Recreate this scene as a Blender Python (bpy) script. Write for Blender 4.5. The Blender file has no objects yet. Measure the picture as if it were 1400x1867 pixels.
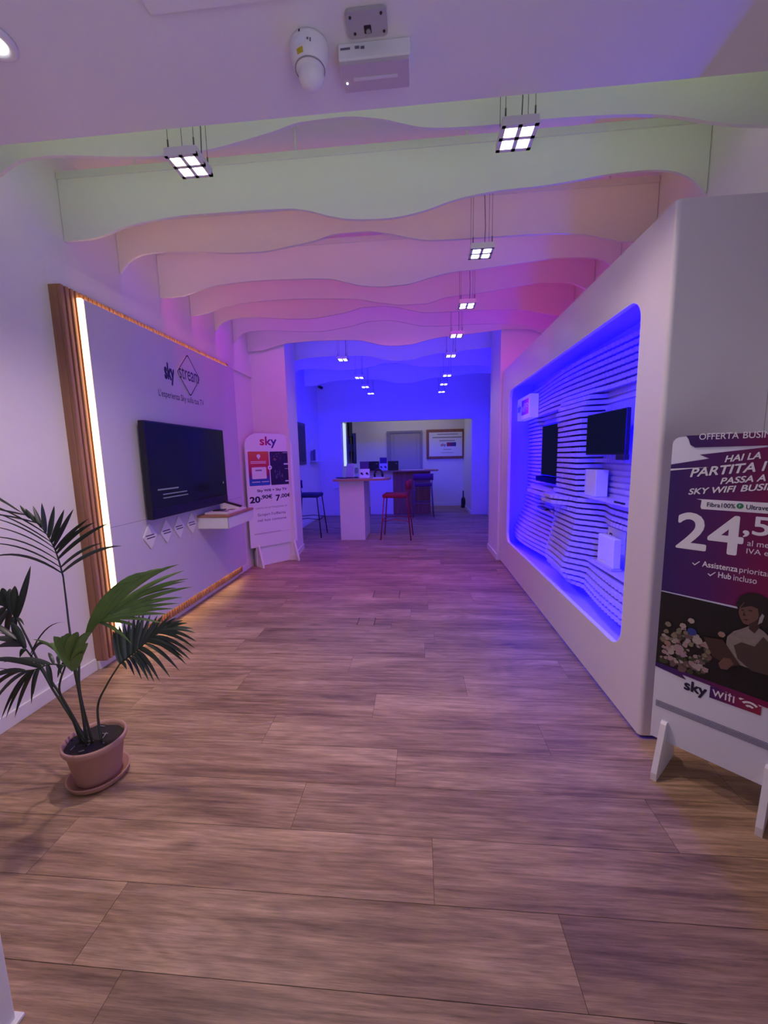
import bpy, bmesh, math, random
import numpy as np
from mathutils import Vector, Matrix
random.seed(7)
S = bpy.context.scene
COL = S.collection
PI = math.pi

# ---------------------------------------------------------------- camera
W, H, FPX, CAMZ = 1400, 1867, 727.14, 1.45
YAW, PITCH, ROLL = -0.08736, -0.13799, -0.02103
def _axes():
    cy, sy, cp, sp = math.cos(YAW), math.sin(YAW), math.cos(PITCH), math.sin(PITCH)
    f = Vector((sy*cp, cy*cp, sp)); r0 = Vector((cy, -sy, 0)); u0 = r0.cross(f)
    r = r0*math.cos(ROLL) + u0*math.sin(ROLL)
    return r, r.cross(f), f
RX, UX, FX = _axes()
CAM = Vector((0, 0, CAMZ))
cd = bpy.data.cameras.new('camera'); cam = bpy.data.objects.new('camera', cd); COL.objects.link(cam)
cam.matrix_world = Matrix(((RX.x, UX.x, -FX.x, 0), (RX.y, UX.y, -FX.y, 0), (RX.z, UX.z, -FX.z, CAMZ), (0, 0, 0, 1)))
cd.sensor_fit = 'VERTICAL'; cd.sensor_height = 24; cd.lens = FPX/H*24; cd.clip_start = .05
S.camera = cam

# ---------------------------------------------------------------- light and exposure
S.view_settings.view_transform = 'Standard'; S.view_settings.look = 'None'
S.view_settings.exposure = 0.0; S.view_settings.gamma = 1; S.view_settings.use_curve_mapping = False
S.cycles.max_bounces = 7; S.cycles.diffuse_bounces = 5; S.cycles.glossy_bounces = 3
S.cycles.use_denoising = True; S.cycles.sample_clamp_indirect = 4; S.cycles.caustics_reflective = False
wd = bpy.data.worlds.new('street'); S.world = wd; wd.use_nodes = True
wd.node_tree.nodes['Background'].inputs[0].default_value = (.45, .35, 1, 1)
wd.node_tree.nodes['Background'].inputs[1].default_value = .045
def area(name, loc, aim, sx, sy, power, col):
    l = bpy.data.lights.new(name, 'AREA'); l.shape = 'RECTANGLE'; l.size = sx; l.size_y = sy; l.energy = power; l.color = col
    o = bpy.data.objects.new(name, l); COL.objects.link(o); o.location = loc
    o.rotation_euler = (Vector(aim)-Vector(loc)).to_track_quat('-Z', 'Y').to_euler(); return o
def spot(name, loc, power, col, deg=100, blend=.8, radius=.04, parent=None):
    l = bpy.data.lights.new(name, 'SPOT'); l.energy = power; l.color = col; l.spot_size = math.radians(deg); l.spot_blend = blend; l.shadow_soft_size = radius
    o = bpy.data.objects.new(name, l); COL.objects.link(o); o.location = loc
    if parent: o.parent = parent
    return o
DAY = area('daylight_through_shopfront', (.7, -.75, 1.0), (-1.3, 2, 2.2), 2.4, 1.8, 13, (.74, .73, 1)); DAY.data.spread = math.radians(115)
ALC = area('alcove_ceiling_lamp', (-.2, 10.8, 2.78), (-.2, 10.8, 0), 2.2, .8, 5.6, (1, .92, .62))
PEND_W = [44, 1.5, 1.5, 7, 8, 1.2, .8, .8, 107, 8, 1.2, .8, .8]
PEND_COL = (1, .75, .82)
# added area lamps behind the baffles, without fixtures, that colour the floor
DOWN = [((1, .68, .80), 2.1), ((.3, .1, 1), .3), ((.06, .0, 1), 2.9), ((1, .0, .50), 4.6), ((1, .0, .48), 4.6), ((.70, .0, 1), 6.7), ((.78, .14, 1), 5.8)]
# colour of the strip on the back of each baffle (it lights the next baffle), strength
STRIPS = [((.37, 1, .06), 1.6), ((1, .31, .06), 2.2), ((1, .27, .06), 2.4), ((1, .02, .5), .25), ((1, .02, .35), .3),
          ((.5, .0, 1), .4), ((.5, .02, 1), .5), ((.02, .01, 1), 20), ((.004, .0, 1), 120), ((.002, .002, 1), 75), ((.001, 0, 1), 55)]
FRONT_STRIP = ((.75, 1, .47), 1.85)
NICHE_L = 205; NICHE_COL = (.002, .0, 1)
WARM_L = 9; WARM_COL = (1, .62, .28)

# ---------------------------------------------------------------- pixel helpers: a ray of the photograph met with a real plane
def ray(x, y): return RX*((x-W/2)/FPX) + UX*((H/2-y)/FPX) + FX
def on(x, y, ax, v):
    d = ray(x, y); return CAM + d*((v-CAM[ax])/d[ax])
class Frame:                                   # an upright plane: local x to the right, local -y towards the viewer
    def __init__(s, P, th, off=0):
        s.u = Vector((math.cos(th), math.sin(th), 0)); s.n = Vector((math.sin(th), -math.cos(th), 0)); s.P = Vector((P[0], P[1], 0)); s.off = off; s.th = th
    def at(s, px, py, off=None):
        off = s.off if off is None else off
        d = ray(px, py); t = ((s.P+s.n*off-CAM).dot(s.n))/d.dot(s.n); q = CAM+d*t
        return ((q-s.P).dot(s.u), q.z)

# ---------------------------------------------------------------- materials
def new_mat(name):
    m = bpy.data.materials.new(name); m.use_nodes = True; return m, m.node_tree, m.node_tree.nodes['Principled BSDF']
def mat(name, c, rough=.55, metal=0, emit=None, es=0, spec=.5, noise=0, nscale=40, coat=0):
    m, t, b = new_mat(name)
    b.inputs['Base Color'].default_value = (*c, 1); b.inputs['Roughness'].default_value = rough
    b.inputs['Metallic'].default_value = metal; b.inputs['Specular IOR Level'].default_value = spec
    if coat: b.inputs['Coat Weight'].default_value = coat
    if emit: b.inputs['Emission Color'].default_value = (*emit, 1); b.inputs['Emission Strength'].default_value = es
    if noise:
        n = t.nodes.new('ShaderNodeTexNoise'); n.inputs['Scale'].default_value = nscale; n.inputs['Detail'].default_value = 4
        tc = t.nodes.new('ShaderNodeTexCoord'); t.links.new(tc.outputs['Object'], n.inputs['Vector'])
        mx = t.nodes.new('ShaderNodeMix'); mx.data_type = 'RGBA'; mx.inputs[0].default_value = .5
        r = t.nodes.new('ShaderNodeMapRange'); r.inputs[3].default_value = 1-noise; r.inputs[4].default_value = 1+noise
        t.links.new(n.outputs['Fac'], r.inputs[0])
        v = t.nodes.new('ShaderNodeVectorMath'); v.operation = 'SCALE'; v.inputs[0].default_value = c
        t.links.new(r.outputs[0], v.inputs['Scale']); t.links.new(v.outputs[0], b.inputs['Base Color'])
    return m
def wood(name, c1, c2, axis='Z', scale=1.0, rough=.45):
    m, t, b = new_mat(name); tc = t.nodes.new('ShaderNodeTexCoord'); mp = t.nodes.new('ShaderNodeMapping')
    s = {'X': (1.2, 26, 26), 'Y': (26, 1.2, 26), 'Z': (26, 26, 1.2)}[axis]
    mp.inputs['Scale'].default_value = [k*scale for k in s]
    n = t.nodes.new('ShaderNodeTexNoise'); n.inputs['Scale'].default_value = 1; n.inputs['Detail'].default_value = 6
    cr = t.nodes.new('ShaderNodeValToRGB'); cr.color_ramp.elements[0].color = (*c1, 1); cr.color_ramp.elements[1].color = (*c2, 1)
    cr.color_ramp.elements[0].position = .35; cr.color_ramp.elements[1].position = .7
    t.links.new(tc.outputs['Object'], mp.inputs[0]); t.links.new(mp.outputs[0], n.inputs['Vector']); t.links.new(n.outputs['Fac'], cr.inputs[0])
    t.links.new(cr.outputs[0], b.inputs['Base Color']); b.inputs['Roughness'].default_value = rough; return m
def gradient(name, stops, axis=0, rough=.45):   # a printed gradient, across the print itself
    m, t, b = new_mat(name); tc = t.nodes.new('ShaderNodeTexCoord'); sp = t.nodes.new('ShaderNodeSeparateXYZ')
    cr = t.nodes.new('ShaderNodeValToRGB'); e = cr.color_ramp.elements
    e[0].position, e[0].color = stops[0][0], (*stops[0][1], 1); e[1].position, e[1].color = stops[-1][0], (*stops[-1][1], 1)
    for p, c in stops[1:-1]:
        k = e.new(p); k.color = (*c, 1)
    t.links.new(tc.outputs['Generated'], sp.inputs[0]); t.links.new(sp.outputs[axis], cr.inputs[0]); t.links.new(cr.outputs[0], b.inputs['Base Color'])
    b.inputs['Roughness'].default_value = rough; return m
def emis(name, c, s):
    m, t, b = new_mat(name); b.inputs['Base Color'].default_value = (.8, .8, .8, 1)
    b.inputs['Emission Color'].default_value = (*c, 1); b.inputs['Emission Strength'].default_value = s; return m
M = dict(
    wall=mat('white_wall_paint', (.80, .79, .78), .6, noise=.02, nscale=6), ceil=mat('white_ceiling_paint', (.78, .78, .78), .7, noise=.02, nscale=5),
    trim=mat('white_satin_trim', (.80, .80, .80), .4), lacq=mat('white_lacquer', (.78, .77, .76), .30), baffle=mat('white_baffle_board', (.78, .78, .76), .5),
    slat=mat('slat_painted_blue_light', (.52, .44, .86), .35), plate=mat('grey_cast_plate', (.42, .41, .42), .5), rail=mat('pale_metal_rail', (.70, .70, .70), .4), steel=mat('wire_steel', (.12, .12, .12), .4, .6),  # slat: niche blue light put into the base colour as a violet tint
    black=mat('black_plastic', (.012, .012, .014), .35), bezel=mat('black_bezel', (.008, .008, .01), .3), dark=mat('dark_gap', (.02, .018, .018), .7),
    paper=mat('white_print', (.80, .83, .92), .5), panel=mat('pale_lilac_panel', (.62, .60, .68), .5), white=mat('white_plastic', (.80, .80, .82), .4),
    ink=mat('dark_navy_ink', (.015, .012, .05), .5), inkgrey=mat('grey_ink', (.16, .14, .22), .6), inkwhite=mat('white_ink', (.85, .85, .86), .5),
    grey=mat('grey_plastic', (.30, .30, .32), .5), lilac=mat('lilac_door_paint', (.40, .37, .48), .5), lilacd=mat('lilac_door_frame', (.28, .26, .38), .5),
    terra=mat('brown_plastic_terracotta', (.46, .26, .19), .5, noise=.15, nscale=9), soil=mat('dark_soil', (.02, .016, .014), .9, noise=.6, nscale=90),
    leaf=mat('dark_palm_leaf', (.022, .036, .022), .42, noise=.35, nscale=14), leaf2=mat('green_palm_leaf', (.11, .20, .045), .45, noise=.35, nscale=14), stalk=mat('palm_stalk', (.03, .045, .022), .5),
    wood=wood('oak_slats', (.27, .125, .055), (.38, .19, .09), 'Z'), woodtop=wood('oak_top', (.34, .15, .08), (.46, .23, .13), 'X'), woodpan=wood('brown_desk_panel', (.24, .085, .055), (.33, .13, .08), 'Z'),
    blue=mat('navy_fabric', (.006, .02, .11), .8, noise=.2, nscale=120), bluemet=mat('navy_metal', (.008, .014, .06), .4), red=mat('crimson_fabric', (.28, .01, .03), .8, noise=.2, nscale=120), redmet=mat('crimson_metal', (.34, .012, .03), .4),
    purple=mat('purple_fabric', (.11, .03, .13), .8, noise=.2, nscale=120), purmet=mat('violet_grey_metal', (.16, .13, .24), .4), lens=mat('smoked_diffuser', (.55, .48, .54), .25),
    yellow=mat('yellow_sticker', (.55, .45, .02), .5), led=emis('white_led', (1, .98, .95), 9), leddim=emis('small_led', (1, 1, 1), 4), warm=emis('warm_led', WARM_COL, WARM_L),
    warm2=emis('warm_edge_led', WARM_COL, WARM_L*2.6), niche=emis('blue_led', NICHE_COL, NICHE_L), plumred=mat('plum_red_card', (.30, .02, .05), .5), magenta=mat('violet_card', (.07, .02, .20), .5),
    screen=mat('dark_screen', (.008, .008, .012), .10, emit=(.03, .03, .06), es=.10, spec=.14), screen2=mat('dark_blue_screen', (.002, .002, .003), .6, spec=.0, emit=(.01, .012, .06), es=.4),
    scrtext=mat('screen_text', (.1, .1, .12), .3, emit=(.5, .5, .7), es=.12), mirror=emis('backlit_glass', (.62, .85, .86), .75), green=mat('green_dot', (.02, .22, .08), .5),
    tape=mat('chrome', (.5, .5, .5), .2, .9))

# ---------------------------------------------------------------- mesh builder
ORG = {}
class MB:
    def __init__(s): s.v = []; s.f = []; s.m = []; s.s = []; s.uv = None
    def add(s, vs, fs, m=0, smooth=False):
        k = len(s.v); s.v += [tuple(p) for p in vs]
        for f in fs: s.f.append(tuple(i+k for i in f)); s.m.append(m); s.s.append(smooth)
        return s
    def box(s, x0, x1, y0, y1, z0, z1, bev=0, m=0, seg=2):
        bm = bmesh.new(); bmesh.ops.create_cube(bm, size=1)
        for v in bm.verts: v.co = Vector(((x0+x1)/2+v.co.x*(x1-x0), (y0+y1)/2+v.co.y*(y1-y0), (z0+z1)/2+v.co.z*(z1-z0)))
        if bev: bmesh.ops.bevel(bm, geom=bm.edges[:], offset=bev, segments=seg, profile=.5, affect='EDGES')
        return s.bm(bm, m)
    def bm(s, bm, m=0, smooth=False):
        bm.verts.index_update(); s.add([v.co for v in bm.verts], [[v.index for v in f.verts] for f in bm.faces], m, smooth); bm.free(); return s
    def prism(s, pts, d, m=0):                 # planar polygon swept along d
        n = len(pts); d = Vector(d); a = [Vector(p) for p in pts]; b = [p+d for p in a]
        fs = [list(range(n)), list(range(2*n-1, n-1, -1))] + [[i, i+n, (i+1) % n+n, (i+1) % n] for i in range(n)]
        return s.add(a+b, fs, m)
    def ring(s, path, r, n=8, m=0, caps=True, flat=1):   # tube along a path, radius a number or list
        P = [Vector(p) for p in path]; k = len(P); vs = []; fs = []
        R = r if isinstance(r, (list, tuple)) else [r]*k
        ref = None
        for i in range(k):
            t = (P[min(i+1, k-1)]-P[max(i-1, 0)]).normalized()
            if ref is None: ref = t.orthogonal().normalized()
            a = (ref - t*ref.dot(t)).normalized(); b = t.cross(a); ref = a
            vs += [P[i]+(a*math.cos(2*PI*j/n)+b*math.sin(2*PI*j/n)*flat)*R[i] for j in range(n)]
        for i in range(k-1):
            for j in range(n): fs.append([i*n+j, i*n+(j+1) % n, (i+1)*n+(j+1) % n, (i+1)*n+j])
        if caps: fs += [list(range(n-1, -1, -1)), [(k-1)*n+j for j in range(n)]]
        return s.add(vs, fs, m, True)
    def lathe(s, prof, c, n=40, m=0, ax='z'):
        vs = []; fs = []; c = Vector(c)
        for r, z in prof:
            for j in range(n):
                a = 2*PI*j/n; vs.append(c+Vector((r*math.cos(a), r*math.sin(a), z)))
        for i in range(len(prof)-1):
            for j in range(n): fs.append([i*n+j, i*n+(j+1) % n, (i+1)*n+(j+1) % n, (i+1)*n+j])
        if prof[0][0] > 1e-5: fs.append(list(range(n-1, -1, -1)))
        if prof[-1][0] > 1e-5: fs.append([(len(prof)-1)*n+j for j in range(n)])
        return s.add(vs, fs, m, True)
    def sphere(s, c, r, m=0, n=20, sc=(1, 1, 1)):
        bm = bmesh.new(); bmesh.ops.create_uvsphere(bm, u_segments=n, v_segments=n//2, radius=r)
        for v in bm.verts: v.co = Vector((v.co.x*sc[0]+c[0], v.co.y*sc[1]+c[1], v.co.z*sc[2]+c[2]))
        return s.bm(bm, m, True)
    def poly(s, pts, y, m=0, th=.0006):         # flat print in the local x/z plane at depth y
        a = sum(pts[i][0]*pts[(i+1) % len(pts)][1]-pts[(i+1) % len(pts)][0]*pts[i][1] for i in range(len(pts)))
        if a < 0: pts = pts[::-1]
        return s.prism([(p[0], y, p[1]) for p in pts], (0, -th, 0), m)
    def build(s, name, m, parent=None, loc=None):
        me = bpy.data.meshes.new(name); org = Vector(loc) if loc is not None else (ORG.get(parent.name, Vector()) if parent else Vector())
        me.from_pydata([tuple(Vector(v)-org) for v in s.v], [], s.f)
        for k in (m if isinstance(m, (list, tuple)) else [m]): me.materials.append(k)
        me.polygons.foreach_set('material_index', s.m); me.polygons.foreach_set('use_smooth', s.s)
        if s.uv: 
            l = me.uv_layers.new(name='UVMap'); l.data.foreach_set('uv', [c for p in s.uv for c in p])
        bm = bmesh.new(); bm.from_mesh(me); bmesh.ops.recalc_face_normals(bm, faces=bm.faces); bm.to_mesh(me); bm.free()
        o = bpy.data.objects.new(name, me); COL.objects.link(o)
        if parent: o.parent = parent; ORG[o.name] = org
        elif loc is not None: o.location = loc
        return o
def tag(o, label=None, cat=None, group=None, kind=None):
    if label: o['label'] = label
    if cat: o['category'] = cat
    if group: o['group'] = group
    if kind: o['kind'] = kind
    return o
def thing(name, label, cat, loc=(0, 0, 0), th=0, group=None, local=False):
    o = bpy.data.objects.new(name, None); COL.objects.link(o); o.location = loc; o.rotation_euler = (0, 0, th); o.empty_display_size = .1
    ORG[o.name] = Vector((0, 0, 0)) if local else Vector(loc)
    return tag(o, label, cat, group)
def struct(name, mb, m, label=None):
    o = mb.build(name, m); o['kind'] = 'structure'
    if label: o['label'] = label
    return o
def dup(root, loc, th=None, label=None):
    r = root.copy(); COL.objects.link(r); r.location = loc
    if th is not None: r.rotation_euler = (0, 0, th)
    if label: r['label'] = label
    for ch in list(root.children):
        c = ch.copy(); COL.objects.link(c); c.parent = r
        for g in list(ch.children):
            d = g.copy(); COL.objects.link(d); d.parent = c
    return r
def rrect(x0, x1, z0, z1, r, n=6, corners=(1, 1, 1, 1)):    # bl, br, tr, tl
    out = []
    for (cx, cz, a0, k) in ((x0+r, z0+r, PI, 0), (x1-r, z0+r, 1.5*PI, 1), (x1-r, z1-r, 0, 2), (x0+r, z1-r, .5*PI, 3)):
        if corners[k]:
            out += [(cx+r*math.cos(a0+.5*PI*i/n), cz+r*math.sin(a0+.5*PI*i/n)) for i in range(n+1)]
        else: out.append(((x0, z0), (x1, z0), (x1, z1), (x0, z1))[k])
    return out
def circle(cx, cz, r, n=20, rz=None): return [(cx+r*math.cos(2*PI*i/n), cz+(rz or r)*math.sin(2*PI*i/n)) for i in range(n)]
def glyphs(body, shear=0):
    c = bpy.data.curves.new('lettering', 'FONT'); c.body = body; c.size = 1; c.shear = shear; c.extrude = 0; c.resolution_u = 4
    o = bpy.data.objects.new('lettering', c); COL.objects.link(o); bpy.context.view_layer.update()
    me = bpy.data.meshes.new_from_object(o.evaluated_get(bpy.context.evaluated_depsgraph_get())); bpy.data.objects.remove(o); bpy.data.curves.remove(c)
    v = np.array([p.co[:2] for p in me.vertices]); f = [tuple(p.vertices) for p in me.polygons]; bpy.data.meshes.remove(me)
    return v-v.min(0), f
def natural(body, shear=0): return glyphs(body, shear)[0].max(0)[0]
def text(name, body, m, parent, x0, x1, z, h=None, y=0, bold=0, shear=0):
    """lettering in the local x/z plane: fitted from x0 to x1 on baseline-box z, box height h (uniform if None); bold thickens the strokes"""
    v, f = glyphs(body, shear); w, hh = v.max(0); bold *= 1.15
    sx = (x1-x0)/(w+2*bold); sz = sx if h is None else h/(hh+2*bold)
    offs = [(0, 0)]+([(bold*math.cos(a), bold*math.sin(a)) for a in [2*PI*i/8 for i in range(8)]] if bold else [])
    vs, fs = [], []
    for i, (dx, dz) in enumerate(offs):
        k = len(vs); vs += [((p[0]+bold+dx)*sx+x0, y-.000004*i, (p[1]+bold+dz)*sz+z) for p in v]; fs += [tuple(q+k for q in t_) for t_ in f]
    me = bpy.data.meshes.new(name); me.from_pydata(vs, [], fs); me.materials.append(m)
    o = bpy.data.objects.new(name, me); COL.objects.link(o)
    if parent: o.parent = parent; ORG[o.name] = ORG.get(parent.name, Vector())
    return o
def lines(mb, x0, x1, z, n, dz, t, y, m=0, ragged=.2):      # rows of print too small to read
    for i in range(n):
        e = x1 - (x1-x0)*ragged*random.random(); mb.box(x0, e, y-.0006, y, z-i*dz, z-i*dz+t, m=m)
    return mb

# ================================================================ SETTING
XL, XR, YC = -2.28, 1.64, 5.49
ZC, ZB = 3.42, 2.87
XFL, YB = -2.44, 9.85
AL, AR, YA = -1.88, 1.29, 11.6
# floor: planks laid across the room, joints where the photo shows them
def floor_mat():
    m, t, b = new_mat('oak_plank_floor'); nd, lk = t.nodes.new, t.links.new
    def math_(op, a, c=None, cl=False):
        n = nd('ShaderNodeMath'); n.operation = op; n.use_clamp = cl
        for i, v in enumerate((a, c)):
            if v is None: continue
            if isinstance(v, (int, float)): n.inputs[i].default_value = v
            else: lk(v, n.inputs[i])
        return n.outputs[0]
    tc = nd('ShaderNodeTexCoord'); at = nd('ShaderNodeAttribute'); at.attribute_name = 'plank'
    off = nd('ShaderNodeVectorMath'); off.operation = 'SCALE'; off.inputs['Scale'].default_value = 37; lk(at.outputs['Vector'], off.inputs[0])
    ad = nd('ShaderNodeVectorMath'); ad.operation = 'ADD'; lk(tc.outputs['Object'], ad.inputs[0]); lk(off.outputs[0], ad.inputs[1])
    def noise(sx, sy, det, rough=.55, dist=0):
        mp = nd('ShaderNodeMapping'); mp.inputs['Scale'].default_value = (sx, sy, 1); lk(ad.outputs[0], mp.inputs[0])
        n = nd('ShaderNodeTexNoise'); n.inputs['Scale'].default_value = 1; n.inputs['Detail'].default_value = det; n.inputs['Roughness'].default_value = rough; n.inputs['Distortion'].default_value = dist
        lk(mp.outputs[0], n.inputs['Vector']); return n.outputs['Fac']
    broad = noise(1.1, 5.5, 3, .5, .4); rings = noise(.75, 4.2, 2, .45, .25); fib = noise(5, 95, 4, .7); fine = noise(16, 330, 2, .6); streak = noise(1.6, 30, 5, .65, .3)
    wave = math_('SINE', math_('MULTIPLY', rings, 95.0)); 
    mp = nd('ShaderNodeMapping'); mp.inputs['Scale'].default_value = (1.9, 5.2, 1); lk(ad.outputs[0], mp.inputs[0])
    vo = nd('ShaderNodeTexVoronoi'); vo.inputs['Scale'].default_value = 1.0; lk(mp.outputs[0], vo.inputs['Vector'])
    kn = nd('ShaderNodeMapRange'); kn.inputs[1].default_value = .02; kn.inputs[2].default_value = .15; kn.inputs[3].default_value = .55; kn.inputs[4].default_value = 1; lk(vo.outputs['Distance'], kn.inputs[0])
    sel = nd('ShaderNodeSeparateXYZ'); lk(vo.outputs['Color'], sel.inputs[0]); has = math_('GREATER_THAN', sel.outputs[0], .55)
    knot = math_('SUBTRACT', 1, math_('MULTIPLY', has, math_('SUBTRACT', 1, kn.outputs[0])))
    cr = nd('ShaderNodeValToRGB'); e = cr.color_ramp.elements; e[0].position = .34; e[0].color = (.165, .098, .054, 1); e[1].position = .66; e[1].color = (.50, .345, .198, 1)
    k = e.new(.5); k.color = (.335, .217, .118, 1)
    mixv = math_('ADD', math_('MULTIPLY', broad, .48), math_('MULTIPLY', streak, .52)); lk(mixv, cr.inputs[0])
    v = math_('ADD', 1.0, math_('MULTIPLY', wave, .085))
    v = math_('ADD', v, math_('MULTIPLY', math_('SUBTRACT', fib, .5), 1.5)); v = math_('ADD', v, math_('MULTIPLY', math_('SUBTRACT', fine, .5), .7))
    pv = nd('ShaderNodeSeparateXYZ'); lk(at.outputs['Vector'], pv.inputs[0])
    v = math_('MULTIPLY', v, math_('ADD', .90, math_('MULTIPLY', pv.outputs[0], .18))); v = math_('MULTIPLY', v, knot)
    sc = nd('ShaderNodeVectorMath'); sc.operation = 'SCALE'; lk(cr.outputs[0], sc.inputs[0]); lk(v, sc.inputs['Scale']); lk(sc.outputs[0], b.inputs['Base Color'])
    b.inputs['Roughness'].default_value = .45; b.inputs['Specular IOR Level'].default_value = .3
    bp = nd('ShaderNodeBump'); bp.inputs['Strength'].default_value = .06; lk(fib, bp.inputs['Height']); lk(bp.outputs[0], b.inputs['Normal'])
    return m
M['floor'] = floor_mat()
fl = MB(); attr = []
known = {.66: -.86, .888: .43, 1.117: .04, 1.345: -.515, 1.577: -.115, 1.81: -.82, 2.045: -.27, 2.275: .285}
yv = -.72; row = 0; PL = 1.45; PW = .2305; GAP = .0007
y0 = .888-.2305*8
while y0 < 11.7:
    y1 = y0+PW; key = min(known, key=lambda k: abs(k-y0)); j = known[key] if abs(key-y0) < .05 else random.uniform(-.7, .7)
    x = j-PL*math.ceil((j+2.9)/PL)
    while x < 2.3:
        fl.add([(x+GAP, y0+GAP, 0), (x+PL-GAP, y0+GAP, 0), (x+PL-GAP, y1-GAP, 0), (x+GAP, y1-GAP, 0)], [(0, 1, 2, 3)])
        attr.append((random.random(), random.random(), random.random())); x += PL
    y0 = y1
nf = len(fl.f)
fl.box(-4.5, 3.9, -1, 11.75, -.06, -.0015, m=1)
fo = struct('floor', fl, [M['floor'], M['dark']], 'wood plank floor laid across the room')
a = fo.data.attributes.new('plank', 'FLOAT_VECTOR', 'FACE')
a.data.foreach_set('vector', [c for k in (attr+[(0, 0, 0)]*(len(fo.data.polygons)-nf)) for c in k])

B = MB
# ceilings
struct('ceiling', B().box(-2.6, 2.0, 1.85, YB+.15, ZC, ZC+.1).box(-2.6, 2.0, -.8, 1.85, ZB, ZC+.1), M['ceil'], 'white ceiling, lower in front and raised above the wavy baffles')
struct('ceiling_alcove', B().box(AL-.1, AR+.1, YB+.15, YA+.1, 2.80, 2.9), M['ceil'])
struct('wall_left', B().box(XL-.12, XL, -.8, YC, 0, ZC).box(XFL-.12, XFL, YC+.7, YB+.15, 0, ZC), M['wall'], 'white left wall')
struct('wall_right', B().box(XR, XR+.12, -.8, YC, 0, ZC).box(XR+.02, XR+.14, YC+.7, YB+.15, 0, ZC), M['wall'], 'white right wall')
struct('wall_column_left', B().prism([(XFL-.12, YC, 0), (-1.785, YC, 0), (-1.862, YC+.70, 0), (XFL-.12, YC+.70, 0)], (0, 0, ZC)), M['wall'], 'white column beside the left totem')
struct('wall_column_right', B().box(1.075, XR+.14, YC, YC+.70, 0, ZC), M['wall'], 'white column at the far end of the display wall')
struct('wall_back', B().box(XFL-.1, AL, YB, YB+.15, 0, ZC).box(AR, XR+.1, YB, YB+.15, 0, ZC).box(AL, AR, YB, YB+.15, 2.31, ZC), M['wall'], 'blue lit back wall with a wide opening')
struct('wall_alcove', B().box(AL-.1, AL, YB+.15, YA+.1, 0, 2.8).box(AR, AR+.1, YB+.15, YA+.1, 0, 2.8).box(AL, AR, YA, YA+.1, 0, 2.8), M['wall'], 'cream walls of the back alcove')
struct('trim_jamb', B().box(-1.35, -1.066, .42, .769, 0, ZB, .004).box(-1.36, -1.052, .41, .780, 0, .012, .003), M['trim'], 'white door jamb at the shop entrance')
struct('trim_cornice', B().prism([(XL, 2.46, 2.556), (XL+.022, 2.95, 2.556), (XL+.022, YC, 2.556), (XL, YC, 2.556)], (0, 0, .175)), M['wall'], 'shallow plaster ledge above the wooden panel')
bb = .085
struct('baseboard_left', B().box(XL, XL+.014, -.8, 2.455, 0, bb, .003).box(XL, XL+.012, 4.68, YC, 0, bb, .003).box(XFL, XFL+.014, YC+.7, YB, 0, bb, .003)
       .prism([(-2.27, YC-.012, 0), (-1.774, YC-.012, 0), (-1.850, YC+.71, 0), (-1.861, YC+.70, 0), (-1.786, YC, 0), (-2.27, YC, 0)], (0, 0, bb)), M['trim'])
struct('baseboard_plinth', B().box(XL, -2.25, 2.46, 4.66, 0, .064, .003), M['trim'], 'white plinth below the wooden panel')
struct('baseboard_right', B().box(1.061, 1.075, YC-.008, YC+.712, 0, bb, .003).box(AR+.0, XR, YB-.014, YB, 0, bb, .003), M['trim'])
struct('baseboard_back', B().box(XFL, AL, YB-.014, YB, 0, bb, .003).box(AL, AL+.014, YB, YA, 0, bb, .003).box(AR-.014, AR, YB, YA, 0, bb, .003).box(AL, -.9, YA-.014, YA, 0, bb, .003).box(.14, AR, YA-.014, YA, 0, bb, .003), M['trim'])

# ================================================================ CEILING BAFFLES
A0 = [(0, 322), (20, 305), (50, 291), (95, 286), (150, 286), (225, 288), (300, 286), (375, 276), (450, 257), (500, 242), (550, 225), (625, 216), (700, 220), (730, 227), (775, 235), (825, 235), (900, 230), (980, 221), (1075, 214), (1150, 211), (1200, 212), (1250, 217), (1300, 225), (1350, 230), (1400, 231)]
B1 = [(122, 441), (165, 437), (200, 427), (225, 416), (275, 404), (350, 393), (450, 386), (525, 382), (560, 385), (600, 395), (640, 401), (700, 400), (730, 396), (775, 385), (825, 367), (865, 357), (925, 347), (975, 342), (1050, 330), (1125, 317), (1175, 312), (1220, 313), (1250, 322), (1270, 337), (1285, 356)]
A2 = [(220, 500), (225, 492), (240, 475), (265, 464), (300, 460), (365, 460), (425, 462), (475, 460), (525, 451), (570, 441), (615, 427), (665, 423), (710, 427), (750, 435), (785, 439), (850, 436), (925, 431), (1000, 427), (1060, 428), (1100, 435), (1135, 441), (1170, 441)]
B3 = [(295, 544), (330, 541), (360, 531), (400, 520), (475, 512), (550, 509), (600, 509), (630, 515), (665, 522), (700, 523), (740, 519), (790, 505), (830, 496), (875, 491), (929, 483), (971, 477), (1014, 471), (1057, 470), (1091, 472), (1117, 486)]
B4 = [(350, 576), (375, 572), (410, 560), (460, 551), (525, 546), (600, 545), (650, 546), (690, 552), (740, 556), (775, 554), (815, 542), (864, 536), (929, 525), (984, 516), (1031, 515), (1066, 527), (1074, 533)]
YBF = [2.146, 2.635, 3.125, 3.614, 4.10, 4.58, 5.04, 5.46, 6.3, 7.25, 8.2]
def prof(px, Y):
    p = sorted((on(a, b, 1, Y).x, on(a, b, 1, Y).z) for a, b in px)
    return p
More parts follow.
